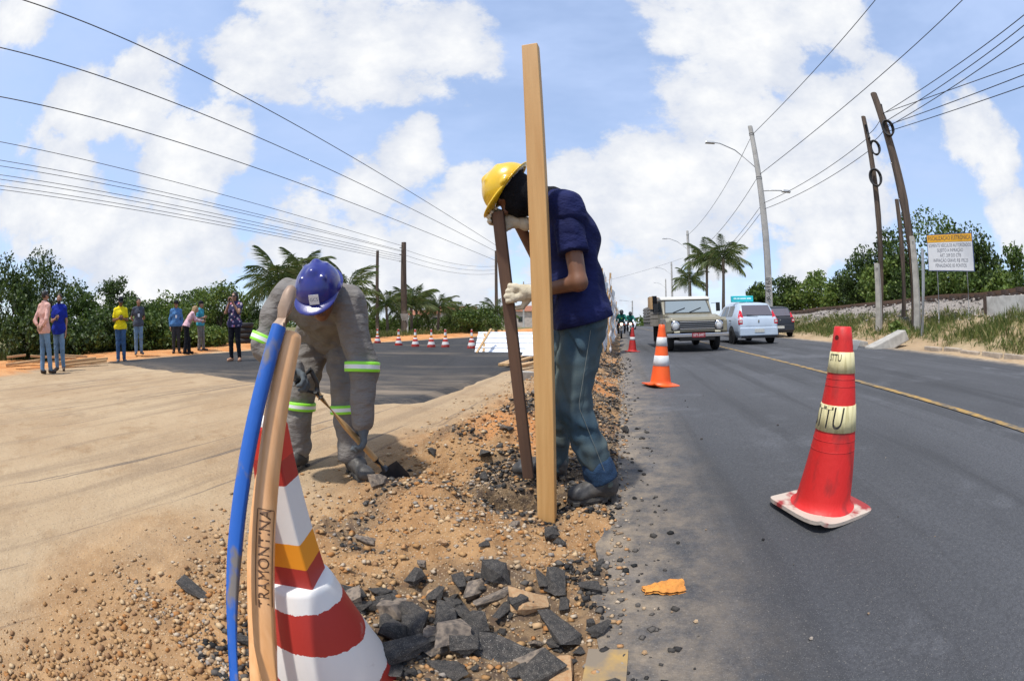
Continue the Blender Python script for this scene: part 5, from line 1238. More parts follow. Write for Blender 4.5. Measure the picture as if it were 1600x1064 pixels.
conc_pole(818, 440, 78, 'slim pale lamp post far off beyond the leaning sheet', .2, .12, [(1.5, 0, .93, .2)])
conc_pole(988, 470, 90, 'distant pale lamp post above the motorcyclists', .2, .12, [(-2.4, 0, .95, .3)])
def timber_pole(pxb, D, pxt, yt, label, r0, r1, stub=None, lean_=(0, 0)):
    t = PD(pxt, yt, D); p = PD(pxb, 510, D); x, y = p.x, p.y; z0 = gz(x, y); r = empty('utility_pole', (x, y, z0)); tag(r, label, 'utility pole'); T = t-r.location
    one('pole', M_tim, r, lambda b: b.tube([(0, 0, -.2), T*.5, T], [r0, (r0+r1)/2, r1], 12))
    if stub:
        M = Matrix.Rotation(R(20), 3, 'Z'); o = one('concrete_stub', M_conc, r, lambda b: b.box((-.62*.26, -.55*.26, stub/2-.2), (.17, .13, stub/2+.2), 0, M, (.75, .8))); bevel(o, .02)
        one('bolt', M_galv, r, lambda b: b.tube([(-.30, -.26, stub-.18), (-.1, -.09, stub-.18)], .03, 8))
    return r, t
def coil(r, t, dz, rad_, label, side=.14):
    o = MB(); c = V3(0, 0, 0)
    for k in range(4): o.tube([c+V3((rad_-.05*k*.5)*math.cos(a), .03*(k-2), (rad_*1.25)*math.sin(a)) for a in np.linspace(0, 2*math.pi, 25)], .04, 6, 0, False)
    ob = o.build('cable_coil', M_wire); base_ = r.location; k_ = dz/(t.z-base_.z); ob.location = t.lerp(base_, k_)+V3(side, -.24, 0); ob.rotation_euler = (0, 0, math.atan2(-t.x, t.y)); tag(ob, label, 'cable coil')
UP1, u1 = timber_pole(1373, 19, 1349, 183, 'shorter dark timber utility pole on a concrete stub, two cable coils', .175, .12, 2.6)
UP2, u2 = timber_pole(1432, 17, 1365, 147, 'taller dark timber utility pole leaning slightly, one cable coil', .26, .16, 3.2)
timber_pole(1412, 20, 1401, 312, 'grey timber pole standing close behind the leaning utility pole', .14, .11)
coil(UP1, u1, 1.55, .26, 'upper cable coil on the shorter timber pole', .16); coil(UP1, u1, 3.0, .30, 'lower cable coil on the shorter timber pole', -.18); coil(UP2, u2, 1.7, .26, 'cable coil on the leaning timber pole', -.12)
for r, t, s_ in ((UP1, u1, -1), (UP2, u2, 1)): one('splice_box', M_wire, r, lambda b: b.tube([t-r.location+V3(.14*s_, -.1, -.5), t-r.location+V3(.14*s_, -.1, -1.15)], .075, 10))
UL1, l1 = timber_pole(590, 31.5, 590, 392, 'thin timber pole among the young palms', .15, .11); UL2, l2 = timber_pole(632, 30.8, 631, 379, 'thick timber pole with whitewashed foot among the young palms', .27, .18)
one('whitewash', M_concw, UL2, lambda b: b.tube([(0, 0, -.1), (.0, 0, 1.5)], [.285, .275], 14))
for dz in (.4, .9, 1.4): one('insulator', M_galv, UL2, lambda b: b.tube([l2-UL2.location+V3(-.28, -.1, -dz), l2-UL2.location+V3(.1, -.1, -dz)], .04, 6))
UL3, l3 = timber_pole(776, 46, 775, 392, 'dark timber pole far off behind the brown timber', .2, .14); timber_pole(834, 60, 833, 415, 'far timber pole beside the new pine post', .2, .14)
pm, tm_ = timber_pole(1440, 15.2, 1441, 388, 'short pale metal post beside the road sign', .07, .06); pm.children[0].data.materials[0] = M_galv
def wire(a, b_, sag, label, r=.012, grp=None, n=26):
    a, b_ = Vector(a), Vector(b_); mb = MB(); mb.tube([a.lerp(b_, t)-V3(0, 0, sag*4*t*(1-t)) for t in np.linspace(0, 1, n)], r, 5)
    tag(mb.build('overhead_wire', M_wire), label, 'wire', grp)
def far_ray(px, py, z): d = ray(px, py); t = (z-CAM_Z)/d.z; return V3(d.x*t, d.y*t, z)
def ext(a, b_, k): return Vector(a)+(Vector(a)-Vector(b_))*k
for (px, py), end, zz, r in (((50, 0), l3+V3(0, 0, .6), 9.6, .018), ((0, 70), l3+V3(0, 0, -.1), 9.0, .018), ((0, 147), l3+V3(0, 0, -1.1), 8.2, .018)):
    a = far_ray(px, py, zz); wire(ext(a, end, .25), end, .15, 'thick overhead wire passing high above the works', r, 'high wires over the works')
for py, dz in ((218, .0), (247, .35), (256, .42), (270, .7), (277, .85), (287, 1.0), (293, 1.15)):
    e_ = l2+V3(0, -.1, -.3-dz); a = far_ray(0, py, 7.6-dz*.5); wire(ext(a, e_, .15), e_, .2, 'thin overhead wire running to the pole with whitewashed foot', .013, 'wires to the whitewashed pole')
for dz in (.5, .9, 1.3): wire(l2+V3(0, 0, -dz), l3+V3(0, 0, -1.2-dz), .5, 'wire running on from the pole with whitewashed foot', .012, 'wires beyond the whitewashed pole')
a = far_ray(1365, 0, 13.5); wire(ext(a, lpt+V3(0, 0, -.6), .2), lpt+V3(0, 0, -.6), .15, 'wire rising from the top of the tall lamp post', .017)
a = far_ray(1500, 0, 12.2); q = LP.location+V3(0, 0, (lpt.z-LP.location.z)*.74); wire(ext(a, q, .2), q, .15, 'wire rising from the lamp arm of the tall lamp post', .017)
wire(lpt+V3(0, 0, -.6), lpt2+V3(0, 0, -.5), .7, 'wire from the tall lamp post top to the next lamp post', .017); wire(q, LP2.location+V3(0, 0, (lpt2.z-LP2.location.z)*.74), .8, 'wire from the lamp arm to the next lamp post', .017)
q2 = LP.location+V3(0, 0, (lpt.z-LP.location.z)*.60)
for dz in (0, .35): wire(u1+V3(0, 0, -1.0-dz*1.6), q2+V3(0, 0, -dz), .25, 'cable between the shorter timber pole and the lamp post', .015, 'cables from timber pole to lamp post'); wire(q2+V3(0, 0, -dz), LP2.location+V3(0, 0, (lpt2.z-LP2.location.z)*.55-dz), .8, 'cable running on from the tall lamp post', .015, 'cables beyond the lamp post')
for (px, py), zz, dz in (((1600, 18), 8.9, 1.0), ((1600, 34), 8.6, 1.35), ((1600, 52), 8.3, 1.6), ((1600, 95), 8.2, .95), ((1600, 112), 7.6, 1.5), ((1600, 130), 7.4, 1.75)):
    a = far_ray(px, py, zz); e_ = u2+V3(0, 0, -dz); wire(ext(a, e_, .3), e_, .12, 'cable rising from the leaning timber pole', .014, 'cables on the leaning timber pole')
for dz in (1.1, 1.6): wire(u2+V3(0, 0, -dz), u1+V3(0, 0, -dz*.8), .08, 'cable between the two timber poles', .014, 'cables between the timber poles')
wire(lpt2+V3(0, 0, -3), V3(4.5, 70, 6.2), .8, 'thin wire crossing the road far away', .012)

# road sign
sp = PD(1486, 510, 16.6); zs = gz(sp.x, sp.y); sg = empty('road_sign', (sp.x, sp.y, zs)); A, B_ = PD(1450, 395, 16.9), PD(1521, 398, 16.2); ctr = (A+B_)/2; u = (B_-A); u.z = 0; wS = u.length; u.normalize(); nrm = V3(u.y, -u.x, 0)
if nrm.dot(-ctr) < 0: nrm = -nrm
zt, zb_ = PD(1486, 366, 16.5).z, PD(1486, 423, 16.5).z; hS = zt-zb_; Msg = Matrix.Translation(V3(ctr.x, ctr.y, (zt+zb_)/2)-sg.location) @ Matrix((u, V3(0, 0, 1), nrm)).transposed().to_4x4() @ Matrix.Rotation(R(-3), 4, 'Z')
M_sw = mat('sign_white', (.74, .75, .77), (.68, .69, .71), .4, 4); M_sy = mat('sign_amber', (.82, .43, .02), (.75, .37, .015), .4, 4); M_sb = mat('sign_blue_edge', (.04, .07, .22), rough=.4)
def part(nm, m, fn): o = one(nm, m, sg, fn); o.matrix_local = Msg; return o
part('back_board', M_sb, lambda b: b.box((0, 0, 0), (wS/2+.02, hS/2+.02, .012))); hy = hS*.215
part('white_panel', M_sw, lambda b: b.box((0, -hy/2, .016), (wS/2-.01, (hS-hy)/2-.006, .004))); part('amber_panel', M_sy, lambda b: b.box((0, hS/2-hy/2, .016), (wS/2-.01, hy/2-.004, .004)))
for i, (tx, y_, sz) in enumerate((('FISCALIZAÇÃO ELETRÔNICA', hS/2-hy/2, .205), ('SOMENTE VEÍCULOS AUTORIZADOS', hS*.19, .165), ('SUJEITO A INFRAÇÃO', hS*.055, .165), ('ART. 209 DO CTB', -hS*.085, .165), ('INFRAÇÃO GRAVE: R$ 195,23', -hS*.225, .165), ('PENALIDADE: 05 PONTOS', -hS*.365, .165))):
    me = text_mesh(tx, sz); wd = max(v.co.x for v in me.vertices)-min(v.co.x for v in me.vertices); k = min(.78, (wS*.94)/wd)
    for v in me.vertices: v.co.x *= k
    o = link('lettering', me, sg, [mat('sign_ink', (.03, .035, .07), rough=.5)]); o.matrix_local = Msg @ Matrix.Translation((0, y_, .0215))
for f in (-.33, .33):
    q = Msg @ V3(wS*f, -hS/2+.1, -.05); gp = V3(q.x, q.y, 0)+sg.location; one('post', M_galv, sg, lambda b: b.tube([q, V3(q.x, q.y, gz(gp.x, gp.y)-.1-zs)], .035, 8))
tag(sg, 'white and amber road sign on two thin posts on the verge', 'road sign')
# ------------------------------------------------------------------ vegetation
def leaf_mat(name, cols, rough=.55):
    m = island_mat(name, cols, rough); t, N, K, b = nodes_of(m); b.inputs['Specular IOR Level'].default_value = .35
    try: b.inputs['Transmission Weight'].default_value = 0; b.inputs['Subsurface Weight'].default_value = 0
    except Exception: pass
    tr = N.new('ShaderNodeBsdfTranslucent'); mx = N.new('ShaderNodeMixShader'); mx.inputs[0].default_value = .30; src = b.inputs['Base Color'].links[0].from_socket; K(src, tr.inputs['Color'])
    K(b.outputs[0], mx.inputs[1]); K(tr.outputs[0], mx.inputs[2]); K(mx.outputs[0], N['Material Output'].inputs['Surface']); return m
M_leafD = leaf_mat('dark_leaves', [(.038, .066, .014), (.058, .098, .020), (.028, .050, .012), (.085, .128, .026)]); M_leafL = leaf_mat('light_leaves', [(.10, .155, .026), (.135, .20, .034), (.07, .115, .02), (.18, .23, .05)])
M_leafM = leaf_mat('mid_leaves', [(.06, .105, .018), (.09, .145, .026), (.045, .08, .016), (.125, .175, .036)]); M_palm = leaf_mat('palm_leaflets', [(.075, .115, .025), (.10, .145, .035), (.055, .085, .02), (.15, .16, .05)]); M_bark = mat('bark', (.12, .09, .065), (.07, .05, .038), .9, 8, 6, .35, .7, .6, 30); M_palmbark = mat('palm_bark', (.20, .16, .12), (.12, .09, .07), .9, 12, 5, .35, .7, .5, 20, stretch=(1, 1, 5))
def leaves(P, size, rs, droop=.3):
    n = len(P); d = rs.normal(size=(n, 3)); d[:, 2] -= droop; d /= np.linalg.norm(d, axis=1)[:, None]; u = rs.normal(size=(n, 3)); u -= d*(u*d).sum(1)[:, None]; u /= np.linalg.norm(u, axis=1)[:, None]; w = np.cross(d, u)
    L_ = size*(.6+.8*rs.rand(n))[:, None]; W_ = L_*.30
    Vv = np.stack([P, P+d*L_*.45+u*W_+w*L_*.06, P+d*L_-w*L_*.10, P+d*L_*.45-u*W_+w*L_*.06], 1)
    return Vv.reshape(-1, 3), np.arange(n*4).reshape(-1, 4)
def tree(x, y, h, rx, m, label, seed, leaf=.17, n=4200, low=.12, z0=None, name='broadleaf_tree', clumps=46, cat='tree', grp=None, trunk=True):
    rs = np.random.RandomState(seed); z0 = gz(x, y) if z0 is None else z0; r = empty(name, (x, y, z0-.05)); tag(r, label, cat, grp)
    cz = h*(.5+low*.5); rz = h*(.5-low*.5); C = []
    while len(C) < clumps:
        v = rs.normal(size=3); v /= np.linalg.norm(v); k = .35+.6*rs.rand()**.6; prof = 1-.35*max(0, v[2])
        C.append(np.array([v[0]*rx*k*prof, v[1]*rx*k*prof, cz+v[2]*rz*k*.98]))
    C = np.array(C); cs = rx*(.16+.17*rs.rand(clumps)); per = np.maximum(8, (n*(cs**2)/np.sum(cs**2)).astype(int)); P = []
    for c, s_, q in zip(C, cs, per):
        v = rs.normal(size=(q, 3)); v /= np.linalg.norm(v, axis=1)[:, None]; P.append(c+v*s_*(.55+.55*rs.rand(q, 1))*np.array([1, 1, .75]))
    P = np.concatenate(P); P = P[P[:, 2] > .02]
    Vv, F = leaves(P, leaf, rs); link('crown', np_mesh('crown', Vv, F), r, [m])
    if trunk:
        b = MB(); b.tube([(0, 0, 0), (.04*h*.2, 0, h*.2), (0, .03*h*.3, h*.45)], [.03*h, .022*h, .014*h], 8)
        for c in C[::4]: b.tube([(0, 0, h*.22), V3(*c)*.5+V3(0, 0, h*.18), V3(*c)], [.011*h, .007*h, .003*h], 5)
        b.build('trunk', M_bark, r)
    return r
def at_px(px, D): d = ray(px, 515); k = D/math.hypot(d.x, d.y); return d.x*k, d.y*k
def top_h(px, yt, D, z0): return PD(px, yt, D).z-z0
LT = [(12, 398, 17.5, 1.7, 0, 'tall dark bushy tree at the end of the green thicket'), (70, 392, 20, 2.2, 0, 'tallest dark tree behind the men in pink and royal blue'), (122, 446, 19, 1.6, 2, 'rounded mid-green tree behind the man in royal blue'), (180, 422, 24, 1.5, 0, 'loose airy tree rising above the thicket behind the yellow shirt'), (212, 466, 20, 1.6, 2, 'bushy tree between the yellow and grey shirts'),
      (262, 462, 21, 1.7, 1, 'light green tree behind the man in the brimmed hat'), (302, 452, 24, 1.7, 2, 'tree rising behind the woman in stripes'), (345, 443, 22, 1.8, 1, 'light green tree beside the woman with raised phone'), (238, 490, 17.5, 1.2, 2, 'low bush behind the man in grey'), (155, 492, 16.5, 1.3, 0, 'low dark bush behind the man in yellow'), (45, 470, 15.5, 1.3, 0, 'low dark bush behind the board pile'),
      (100, 490, 16, 1.2, 0, 'low dark bush behind the man in royal blue'), (322, 512, 17.8, 1.0, 1, 'round light green bush near the woman with raised phone'), (390, 470, 24, 1.5, 0, 'dark bush at the foot of the big palm'), (405, 505, 21, 1.2, 2, 'low bush beside the stacked tyres'), (285, 500, 18.5, 1.2, 0, 'low dark bush behind the leaning woman'), (195, 500, 17.5, 1.2, 0, 'low dark bush behind the man in yellow and the man in grey')]
for i, (px, yt, D, rx, k, lb) in enumerate(LT):
    x, y = at_px(px, D); z0 = gz(x, y); tree(x, y, top_h(px, yt, D, z0), rx*1.15, (M_leafD, M_leafL, M_leafM)[k], lb, 300+i, .15, 5200 if yt < 470 else 3400, .0 if yt > 440 else .05, grp='trees and bushes beyond the orange bank')
RT = [(1192, 445, 50, 2.6, 2, 'small tree beside the tall lamp post'), (1225, 428, 52, 3.6, 0, 'dark tree just behind the tall lamp post'), (1272, 420, 50, 4.0, 1, 'light green spreading tree beyond the embankment'), (1316, 432, 46, 3.0, 1, 'light green tree end of the group beyond the embankment'), (1352, 385, 36, 3.0, 0, 'dark tree left of the shorter timber pole'.replace('left of', 'beside')), (1392, 352, 34, 3.4, 0, 'tall dark tree behind the timber poles'),
      (1380, 405, 31, 2.4, 1, 'light green tree low behind the timber poles'), (1458, 322, 34, 4.6, 2, 'tallest broad tree behind the road sign'), (1510, 342, 32, 3.8, 0, 'broad dark tree beyond the road sign'), (1490, 400, 29, 2.8, 2, 'lower tree filling the gap under the road sign'), (1545, 375, 30, 2.6, 0, 'dark tree above the whitewashed wall'), (1592, 388, 28, 2.6, 2, 'tree above the end of the whitewashed wall'), (1570, 430, 26, 2.0, 1, 'low light green tree above the whitewashed wall'), (1430, 420, 30, 2.4, 0, 'dark lower tree between the timber poles and the sign')]
for i, (px, yt, D, rx, k, lb) in enumerate(RT):
    x, y = at_px(px, D); z0 = max(.9, gz(x, y)-.3); tree(x, y, top_h(px, yt, D, z0), rx, (M_leafD, M_leafL, M_leafM)[k], lb, 400+i, .26 if D < 40 else .34, 5200, .05, z0, grp='trees beyond the railway')
# overhanging bough by the sign
x, y = at_px(1400, 15.4); tree(x, y, .75, .42, M_leafL, 'small leafy bush at the foot of the timber poles', 450, .09, 1300, 0, name='bush', cat='bush', trunk=False)
for i, (px, D, h_, rx) in enumerate(((575, 34, 1.5, 1.6), (612, 35, 1.4, 1.8), (655, 36, 1.5, 1.8), (700, 37, 1.4, 1.8), (740, 38, 1.6, 1.6), (728, 33, 2.1, 1.5), (760, 33, 2.2, 1.5))):
    x, y = at_px(px, D); tree(x, y, h_, rx, M_leafL if i < 5 else M_leafM, 'low green bush behind the row of striped markers', 470+i, .16, 2200, 0, name='bush', cat='bush', grp='bushes behind the markers', trunk=False)
# coconut palms
def frond_mesh(seed, L_=2.3):
    rs = random.Random(seed); b = MB(); pts = []; n = 22; dr = rs.uniform(.38, .72)
    for i in range(n+1):
        t = i/n; pts.append(V3(0, L_*(t-.16*t**3), L_*(.30*t-dr*t**2.2)))
    b.tube(pts, [.028*(1-.85*i/n) for i in range(n+1)], 5)
    for i in range(3, n+1):
        t = i/n; ll = L_*.34*math.sin(math.pi*min(1, .12+t*.86))**.7
        for s_ in (-1, 1):
            for e in (0, .5):
                p = pts[i].lerp(pts[i-1], e); d = V3(s_*(.8-.35*t), .55+.35*t, -.45-rs.uniform(0, .55)).normalized(); q = p+d*ll*rs.uniform(.8, 1.1); q.z -= ll*.18; w = V3(0, .016, .008); mid_ = p.lerp(q, .5)+V3(0, 0, ll*.06)
                b.add([p-w*.6, p+w*.6, mid_+w, q, mid_-w], [(0, 1, 2, 4), (4, 2, 3)], 0)
    me = b.build('tmp', [M_palm], None, False); d_ = me.data.copy(); bpy.data.objects.remove(me); return d_
FM = [frond_mesh(s_) for s_ in range(4)]
def palm(px, yc, D, fl, label, seed, nf=20, z0=None, wind=0.0):
    rs = random.Random(seed); x, y = at_px(px, D); z0 = gz(x, y) if z0 is None else z0; zc = PD(px, yc, D).z-z0; r = empty('coconut_palm', (x, y, z0)); tag(r, label, 'palm', 'coconut palms'); lx = rs.uniform(-.15, .15)
    one('trunk', M_palmbark, r, lambda b: b.tube([(0, 0, -.1), (lx*.3, 0, zc*.35), (lx, 0, zc*.75), (lx*1.3, 0, zc)], [.16*fl/2.3, .12*fl/2.3, .10*fl/2.3, .12*fl/2.3], 9))
    for i in range(nf):
        o = link('frond', FM[i % 4], r); o.location = (lx*1.3, 0, zc-.05); el = R(72-100*(i/nf)**.9+rs.uniform(-8, 8)); az = i*2.39996+rs.uniform(-.3, .3)
        if wind: az = az*.55+wind
        o.rotation_euler = (el*.9, 0, az); o.scale = (fl/2.3*rs.uniform(.85, 1.1),)*3
    return r
for i, a in enumerate(((432, 445, 24, 2.9, 'largest coconut palm behind the worker in grey'), (470, 430, 27, 2.6, 'coconut palm directly behind the blue helmet'), (543, 455, 25, 2.5, 'coconut palm at the shoulder of the worker in grey'), (606, 478, 32, 2.2, 'young coconut palm beside the thin timber pole'), (643, 478, 33, 2.3, 'young coconut palm beside the whitewashed pole'), (652, 470, 36, 2.2, 'young coconut palm just past the whitewashed pole'), (684, 482, 34, 2.1, 'young coconut palm standing alone behind the markers'), (722, 494, 36, 2.1, 'short coconut palm in the thicket near the white sheet'), (748, 500, 40, 2.0, 'shortest coconut palm above the white sheet'), (775, 490, 36, 2.2, 'coconut palm behind the glove of the worker in navy'))): palm(*a, 500+i)
for i, a in enumerate(((1104, 408, 44, 3.0, 'wind-blown coconut palm above the pickup cab'), (1130, 404, 42, 3.2, 'taller wind-blown coconut palm beside the hatchback sign'), (1080, 440, 50, 2.6, 'lower coconut palm behind the concrete lamp post'))): palm(*a, 530+i, 22, 1.0, R(70))
# far treeline, far houses
rs = np.random.RandomState(9); P = []
for k in range(150):
    a = R(-32+78*rs.rand()) if k < 110 else R(-75+40*rs.rand()); D = 110+90*rs.rand(); c = np.array([math.sin(a)*D, math.cos(a)*D, .5]); q = 90
    if abs(math.degrees(a)-13.2) < 3.5: continue
    v = rs.normal(size=(q, 3)); v /= np.linalg.norm(v, axis=1)[:, None]; P.append(c+v*np.array([5, 5, 2.6])*(.4+.6*rs.rand(q, 1)))
Vv, F = leaves(np.concatenate(P), 1.3, rs); tag(link('far_treeline', np_mesh('far_treeline', Vv, F), None, [M_leafM]), 'low green treeline on the far horizon', 'treeline', kind='stuff')
M_house = mat('far_house_wall', (.55, .48, .42), (.42, .36, .32), .9, 2); M_tile = mat('clay_roof', (.34, .14, .075), (.26, .10, .06), .9, 3); M_dwin = mat('dark_window', (.03, .035, .04), rough=.2)
for i, (px, D, w, h_, lb) in enumerate(((700, 95, 9, 3.0, 'small pale house with clay roof beyond the lone palm'), (716, 88, 7, 3.2, 'small pale house with clay roof beside the thicket'), (842, 90, 12, 3.4, 'long pale house behind the new pine post'), (810, 100, 8, 3.2, 'pale house with clay roof beyond the propped sheet'), (668, 105, 9, 3.0, 'far pale house seen between two palms'))):
    x, y = at_px(px, D); r = empty('house', (x, y, 0), -math.atan2(x, y)); tag(r, lb, 'house')
    one('wall', M_house, r, lambda b: b.box((0, 0, h_/2), (w/2, 3, h_/2))); one('roof', M_tile, r, lambda b: b.prism([(-3.4, h_-.05), (3.4, h_-.05), (0, h_+1.2)], -w/2-.3, w/2+.3, 'x'))
    one('door', M_stain, r, lambda b: b.box((w*.05, -3.02, 1.05), (.45, .04, 1.05)))
    for f in (-.3, .3): one('window', M_dwin, r, lambda b: b.box((w*f, -3.02, 1.7), (.6, .04, .5)))
# grass
def grass(N, m, label, pos, hgt, seed, name='verge_grass'):
    rs = np.random.RandomState(seed); x, y = pos(rs, N); z = zg(x, y, False); N = len(x); B = 4
    bx = np.repeat(x, B)+rs.normal(0, .05, N*B); by = np.repeat(y, B)+rs.normal(0, .05, N*B); bz = np.repeat(z, B)-.01; a = rs.rand(N*B)*6.28; hh = hgt*(.35+.9*rs.rand(N*B))*np.repeat(.5+rs.rand(N), B); w = .008+.007*rs.rand(N*B); ln = rs.normal(0, .35, (N*B, 2))*hh[:, None]
    A = np.stack([bx-np.cos(a)*w, by-np.sin(a)*w, bz], -1); C = np.stack([bx+np.cos(a)*w, by+np.sin(a)*w, bz], -1); D_ = np.stack([bx+ln[:, 0], by+ln[:, 1], bz+hh], -1); E_ = np.stack([bx+ln[:, 0]*.4+np.cos(a)*w*.8, by+ln[:, 1]*.4+np.sin(a)*w*.8, bz+hh*.6], -1)
    me = np_mesh(name, np.stack([A, C, E_, D_], 1).reshape(-1, 3), np.arange(N*B*4).reshape(-1, 4)); tag(link(name, me, None, [m]), label, 'grass', kind='stuff')
M_grass = leaf_mat('verge_grass_blades', [(.09, .13, .025), (.14, .17, .04), (.25, .22, .09), (.06, .10, .02), (.20, .21, .06)])
def verge_pos(rs, N):
    s_ = -6+46*rs.rand(N*6)**1.4; d_ = 9.35+4.2*rs.rand(N*6); x, y = from_sd(s_, d_); q = zones(x, y)[1]; k = rs.rand(N*6) < (.06+.94*q**1.5)*np.where(d_ > 12.6, .4, 1); return x[k][:N], y[k][:N]
grass(11000, M_grass, 'green and straw-coloured grass on the sloping verge', verge_pos, .20, 3)
def bank_pos(rs, N):
    y = 2+34*rs.rand(N*3); x = bankx(y)-3.4-3.5*rs.rand(N*3); return x[:N], y[:N]
grass(3500, M_grass, 'weeds along the foot of the thicket', bank_pos, .28, 4, 'bank_weeds')
# ballast stones and litter on the embankment
rs = np.random.RandomState(12); b = MB()
for i in range(900):
    s_ = -2+30*rs.rand()**1.3; d_ = 12.2+3.0*rs.rand(); x, y = from_sd(s_, d_); r_ = .04+.06*rs.rand(); b.lathe([(r_*.4, -r_*.4), (r_, 0), (r_*.6, r_*.5), (r_*.1, r_*.6)], 5, 0, Matrix.Translation((x, y, gz(x, y)+r_*.2)) @ Matrix.Rotation(rs.rand()*6, 4, 'Z') @ Matrix.Rotation(rs.rand()*.8, 4, 'X'), False)
tag(b.build('ballast_stones', island_mat('ballast', [(.30, .28, .26), (.20, .18, .17), (.36, .32, .28), (.14, .13, .12)])), 'grey ballast stones on the railway embankment', 'ballast', kind='stuff')
# ------------------------------------------------------------------ vehicles
def paint(name, c, c2=None): return mat(name, c, c2 or tuple(v*.9 for v in c), .35, 3, 5, .4, .7, coat=.35)
M_chrome = mat('chrome', (.62, .62, .64), rough=.18, metal=1); M_glass = mat('window_glass', (.05, .06, .065), rough=.06, spec=.9); M_rimm = mat('wheel_rim', (.42, .43, .44), rough=.4, metal=.6); M_lens = mat('headlamp_lens', (.60, .62, .62), rough=.12, spec=.8)
M_wipe = M_black
def wheel(par, x, y, r, w, rim=M_rimm):
    o = empty('wheel', (x, y, r)); o.parent = par; Mx = Matrix.Rotation(R(90), 4, 'Y')
    one('tyre', M_tyre, o, lambda b: b.lathe([(r*.60, -w/2), (r*.92, -w/2), (r, -w*.36), (r, w*.36), (r*.92, w/2), (r*.60, w/2), (r*.58, 0), (r*.60, -w/2)], 28, 0, Mx))
    sg_ = 1 if x > 0 else -1; one('rim', rim, o, lambda b: b.lathe([(r*.59, sg_*w*.30), (r*.45, sg_*w*.34), (r*.28, sg_*w*.22), (r*.14, sg_*w*.40), (.01, sg_*w*.42)], 20, 0, Mx)); return o
# --- old pickup with stake bed; local +y forward, origin on the ground under the front axle
M_khaki = paint('khaki_paint', (.235, .215, .150), (.20, .18, .125)); M_cabroof = paint('cream_roof', (.62, .61, .55)); M_greyw = wood('grey_stake_wood', (.30, .28, .25), (.20, .185, .165), .85); M_tarp = cloth('brown_tarpaulin', (.24, .13, .06), .6, .9, 4)
pw = on_ground(1119, 546); tr_d = float(to_sd(pw.x, pw.y)[1])-.78; tr_s = float(to_sd(pw.x, pw.y)[0]); x, y = from_sd(tr_s, tr_d)
tk = empty('pickup_truck', (x, y, .04*tr_d+.006), math.pi-TH+R(2)); tk.rotation_euler = (0, R(2.3), math.pi-TH+R(2)); tag(tk, 'old khaki pickup truck with wooden stake bed coming along the road', 'pickup truck')
bevel(one('hood', M_khaki, tk, lambda b: b.prism([(-.62, .60), (-.62, 1.10), (.10, 1.09), (.66, 1.01), (.74, .97), (.74, .60)], -.80, .80, 'x')), .05, 3)
for s_ in (-1, 1):
    arc = [(.46*math.cos(a), .37+.46*math.sin(a)) for a in np.linspace(R(6), R(174), 12)]
    x0, x1 = (.78, .95) if s_ > 0 else (-.95, -.78)
    bevel(one('fender', M_khaki, tk, lambda b: b.prism([(.72, .46), (.80, .60), (.80, .90), (.66, .99), (-.55, 1.0), (-.62, .46)]+arc[::-1], x0, x1, 'x')), .03, 3)
bevel(one('front_panel', M_khaki, tk, lambda b: b.box((0, .765, .755), (.86, .04, .185))), .03)
one('grille', M_black, tk, lambda b: b.box((0, .806, .768), (.80, .008, .132)))
for k in range(5): one('grille_bar', M_chrome if k in (0, 4) else M_galv, tk, lambda b: b.box((0, .820, .665+.052*k), (.54, .008, .005 if 0 < k < 4 else .012)))
for s_ in (-1, 1):
    M = Matrix.Translation((s_*.675, .805, .768)) @ Matrix.Rotation(R(-90), 4, 'X')
    hl = one('headlight', M_lens, tk, lambda b: b.lathe([(.105, 0), (.10, .03), (.06, .048), (.01, .052)], 22, 0, M)); q = one('chrome_ring', M_chrome, None, lambda b: b.lathe([(.105, 0), (.135, .005), (.132, .035), (.104, .04)], 24, 0, M)); q.parent = hl
    one('indicator', mat('cream_lens', (.70, .66, .50), rough=.3), tk, lambda b: b.box((s_*.63, .815, .585), (.085, .012, .022)))
bevel(one('bumper', M_chrome, tk, lambda b: [b.box((0, .93, .485), (.95, .035, .055))]), .02)
pl = bevel(one('number_plate', mat('red_plate', (.25, .02, .03), rough=.5), tk, lambda b: b.box((0, .975, .485), (.20, .006, .068))), .004)
me = text_mesh('KFY-5497', .115); lo = link('lettering', me, None, [mat('plate_white', (.75, .70, .70), rough=.5)]); lo.parent = pl; lo.matrix_local = Matrix.Translation((0, .983, .485)) @ Matrix.Rotation(R(180), 4, 'Z') @ Matrix.Rotation(R(90), 4, 'X'); lo.scale = (.72, 1, 1)
bevel(one('chassis', M_black, tk, lambda b: b.box((0, -1.5, .42), (.55, 2.3, .10))), .02); one('axle', M_black, tk, lambda b: b.tube([(-.75, 0, .36), (.75, 0, .36)], .06, 8))
bevel(one('cab', M_khaki, tk, lambda b: b.prism([(-.58, .48), (-.58, 1.12), (-.98, 1.60), (-1.86, 1.62), (-1.94, 1.1), (-1.94, .48)], -.84, .84, 'x')), .05, 3)
bevel(one('roof', M_cabroof, tk, lambda b: b.prism([(-.90, 1.585), (-.93, 1.66), (-1.25, 1.715), (-1.75, 1.70), (-1.93, 1.64), (-1.93, 1.585)], -.86, .86, 'x')), .04, 3)
def slope(t): return V3(0, -.575-.40*t, 1.125+.48*t)
n_ = V3(0, .48, .40).normalized()
def wsq(b, x0, x1, t0, t1, off, inset=.0): b.add([slope(t0)+V3(x0, 0, 0)+n_*off, slope(t0)+V3(x1, 0, 0)+n_*off, slope(t1)+V3(x1-inset, 0, 0)+n_*off, slope(t1)+V3(x0+inset, 0, 0)+n_*off], [(0, 1, 2, 3)])
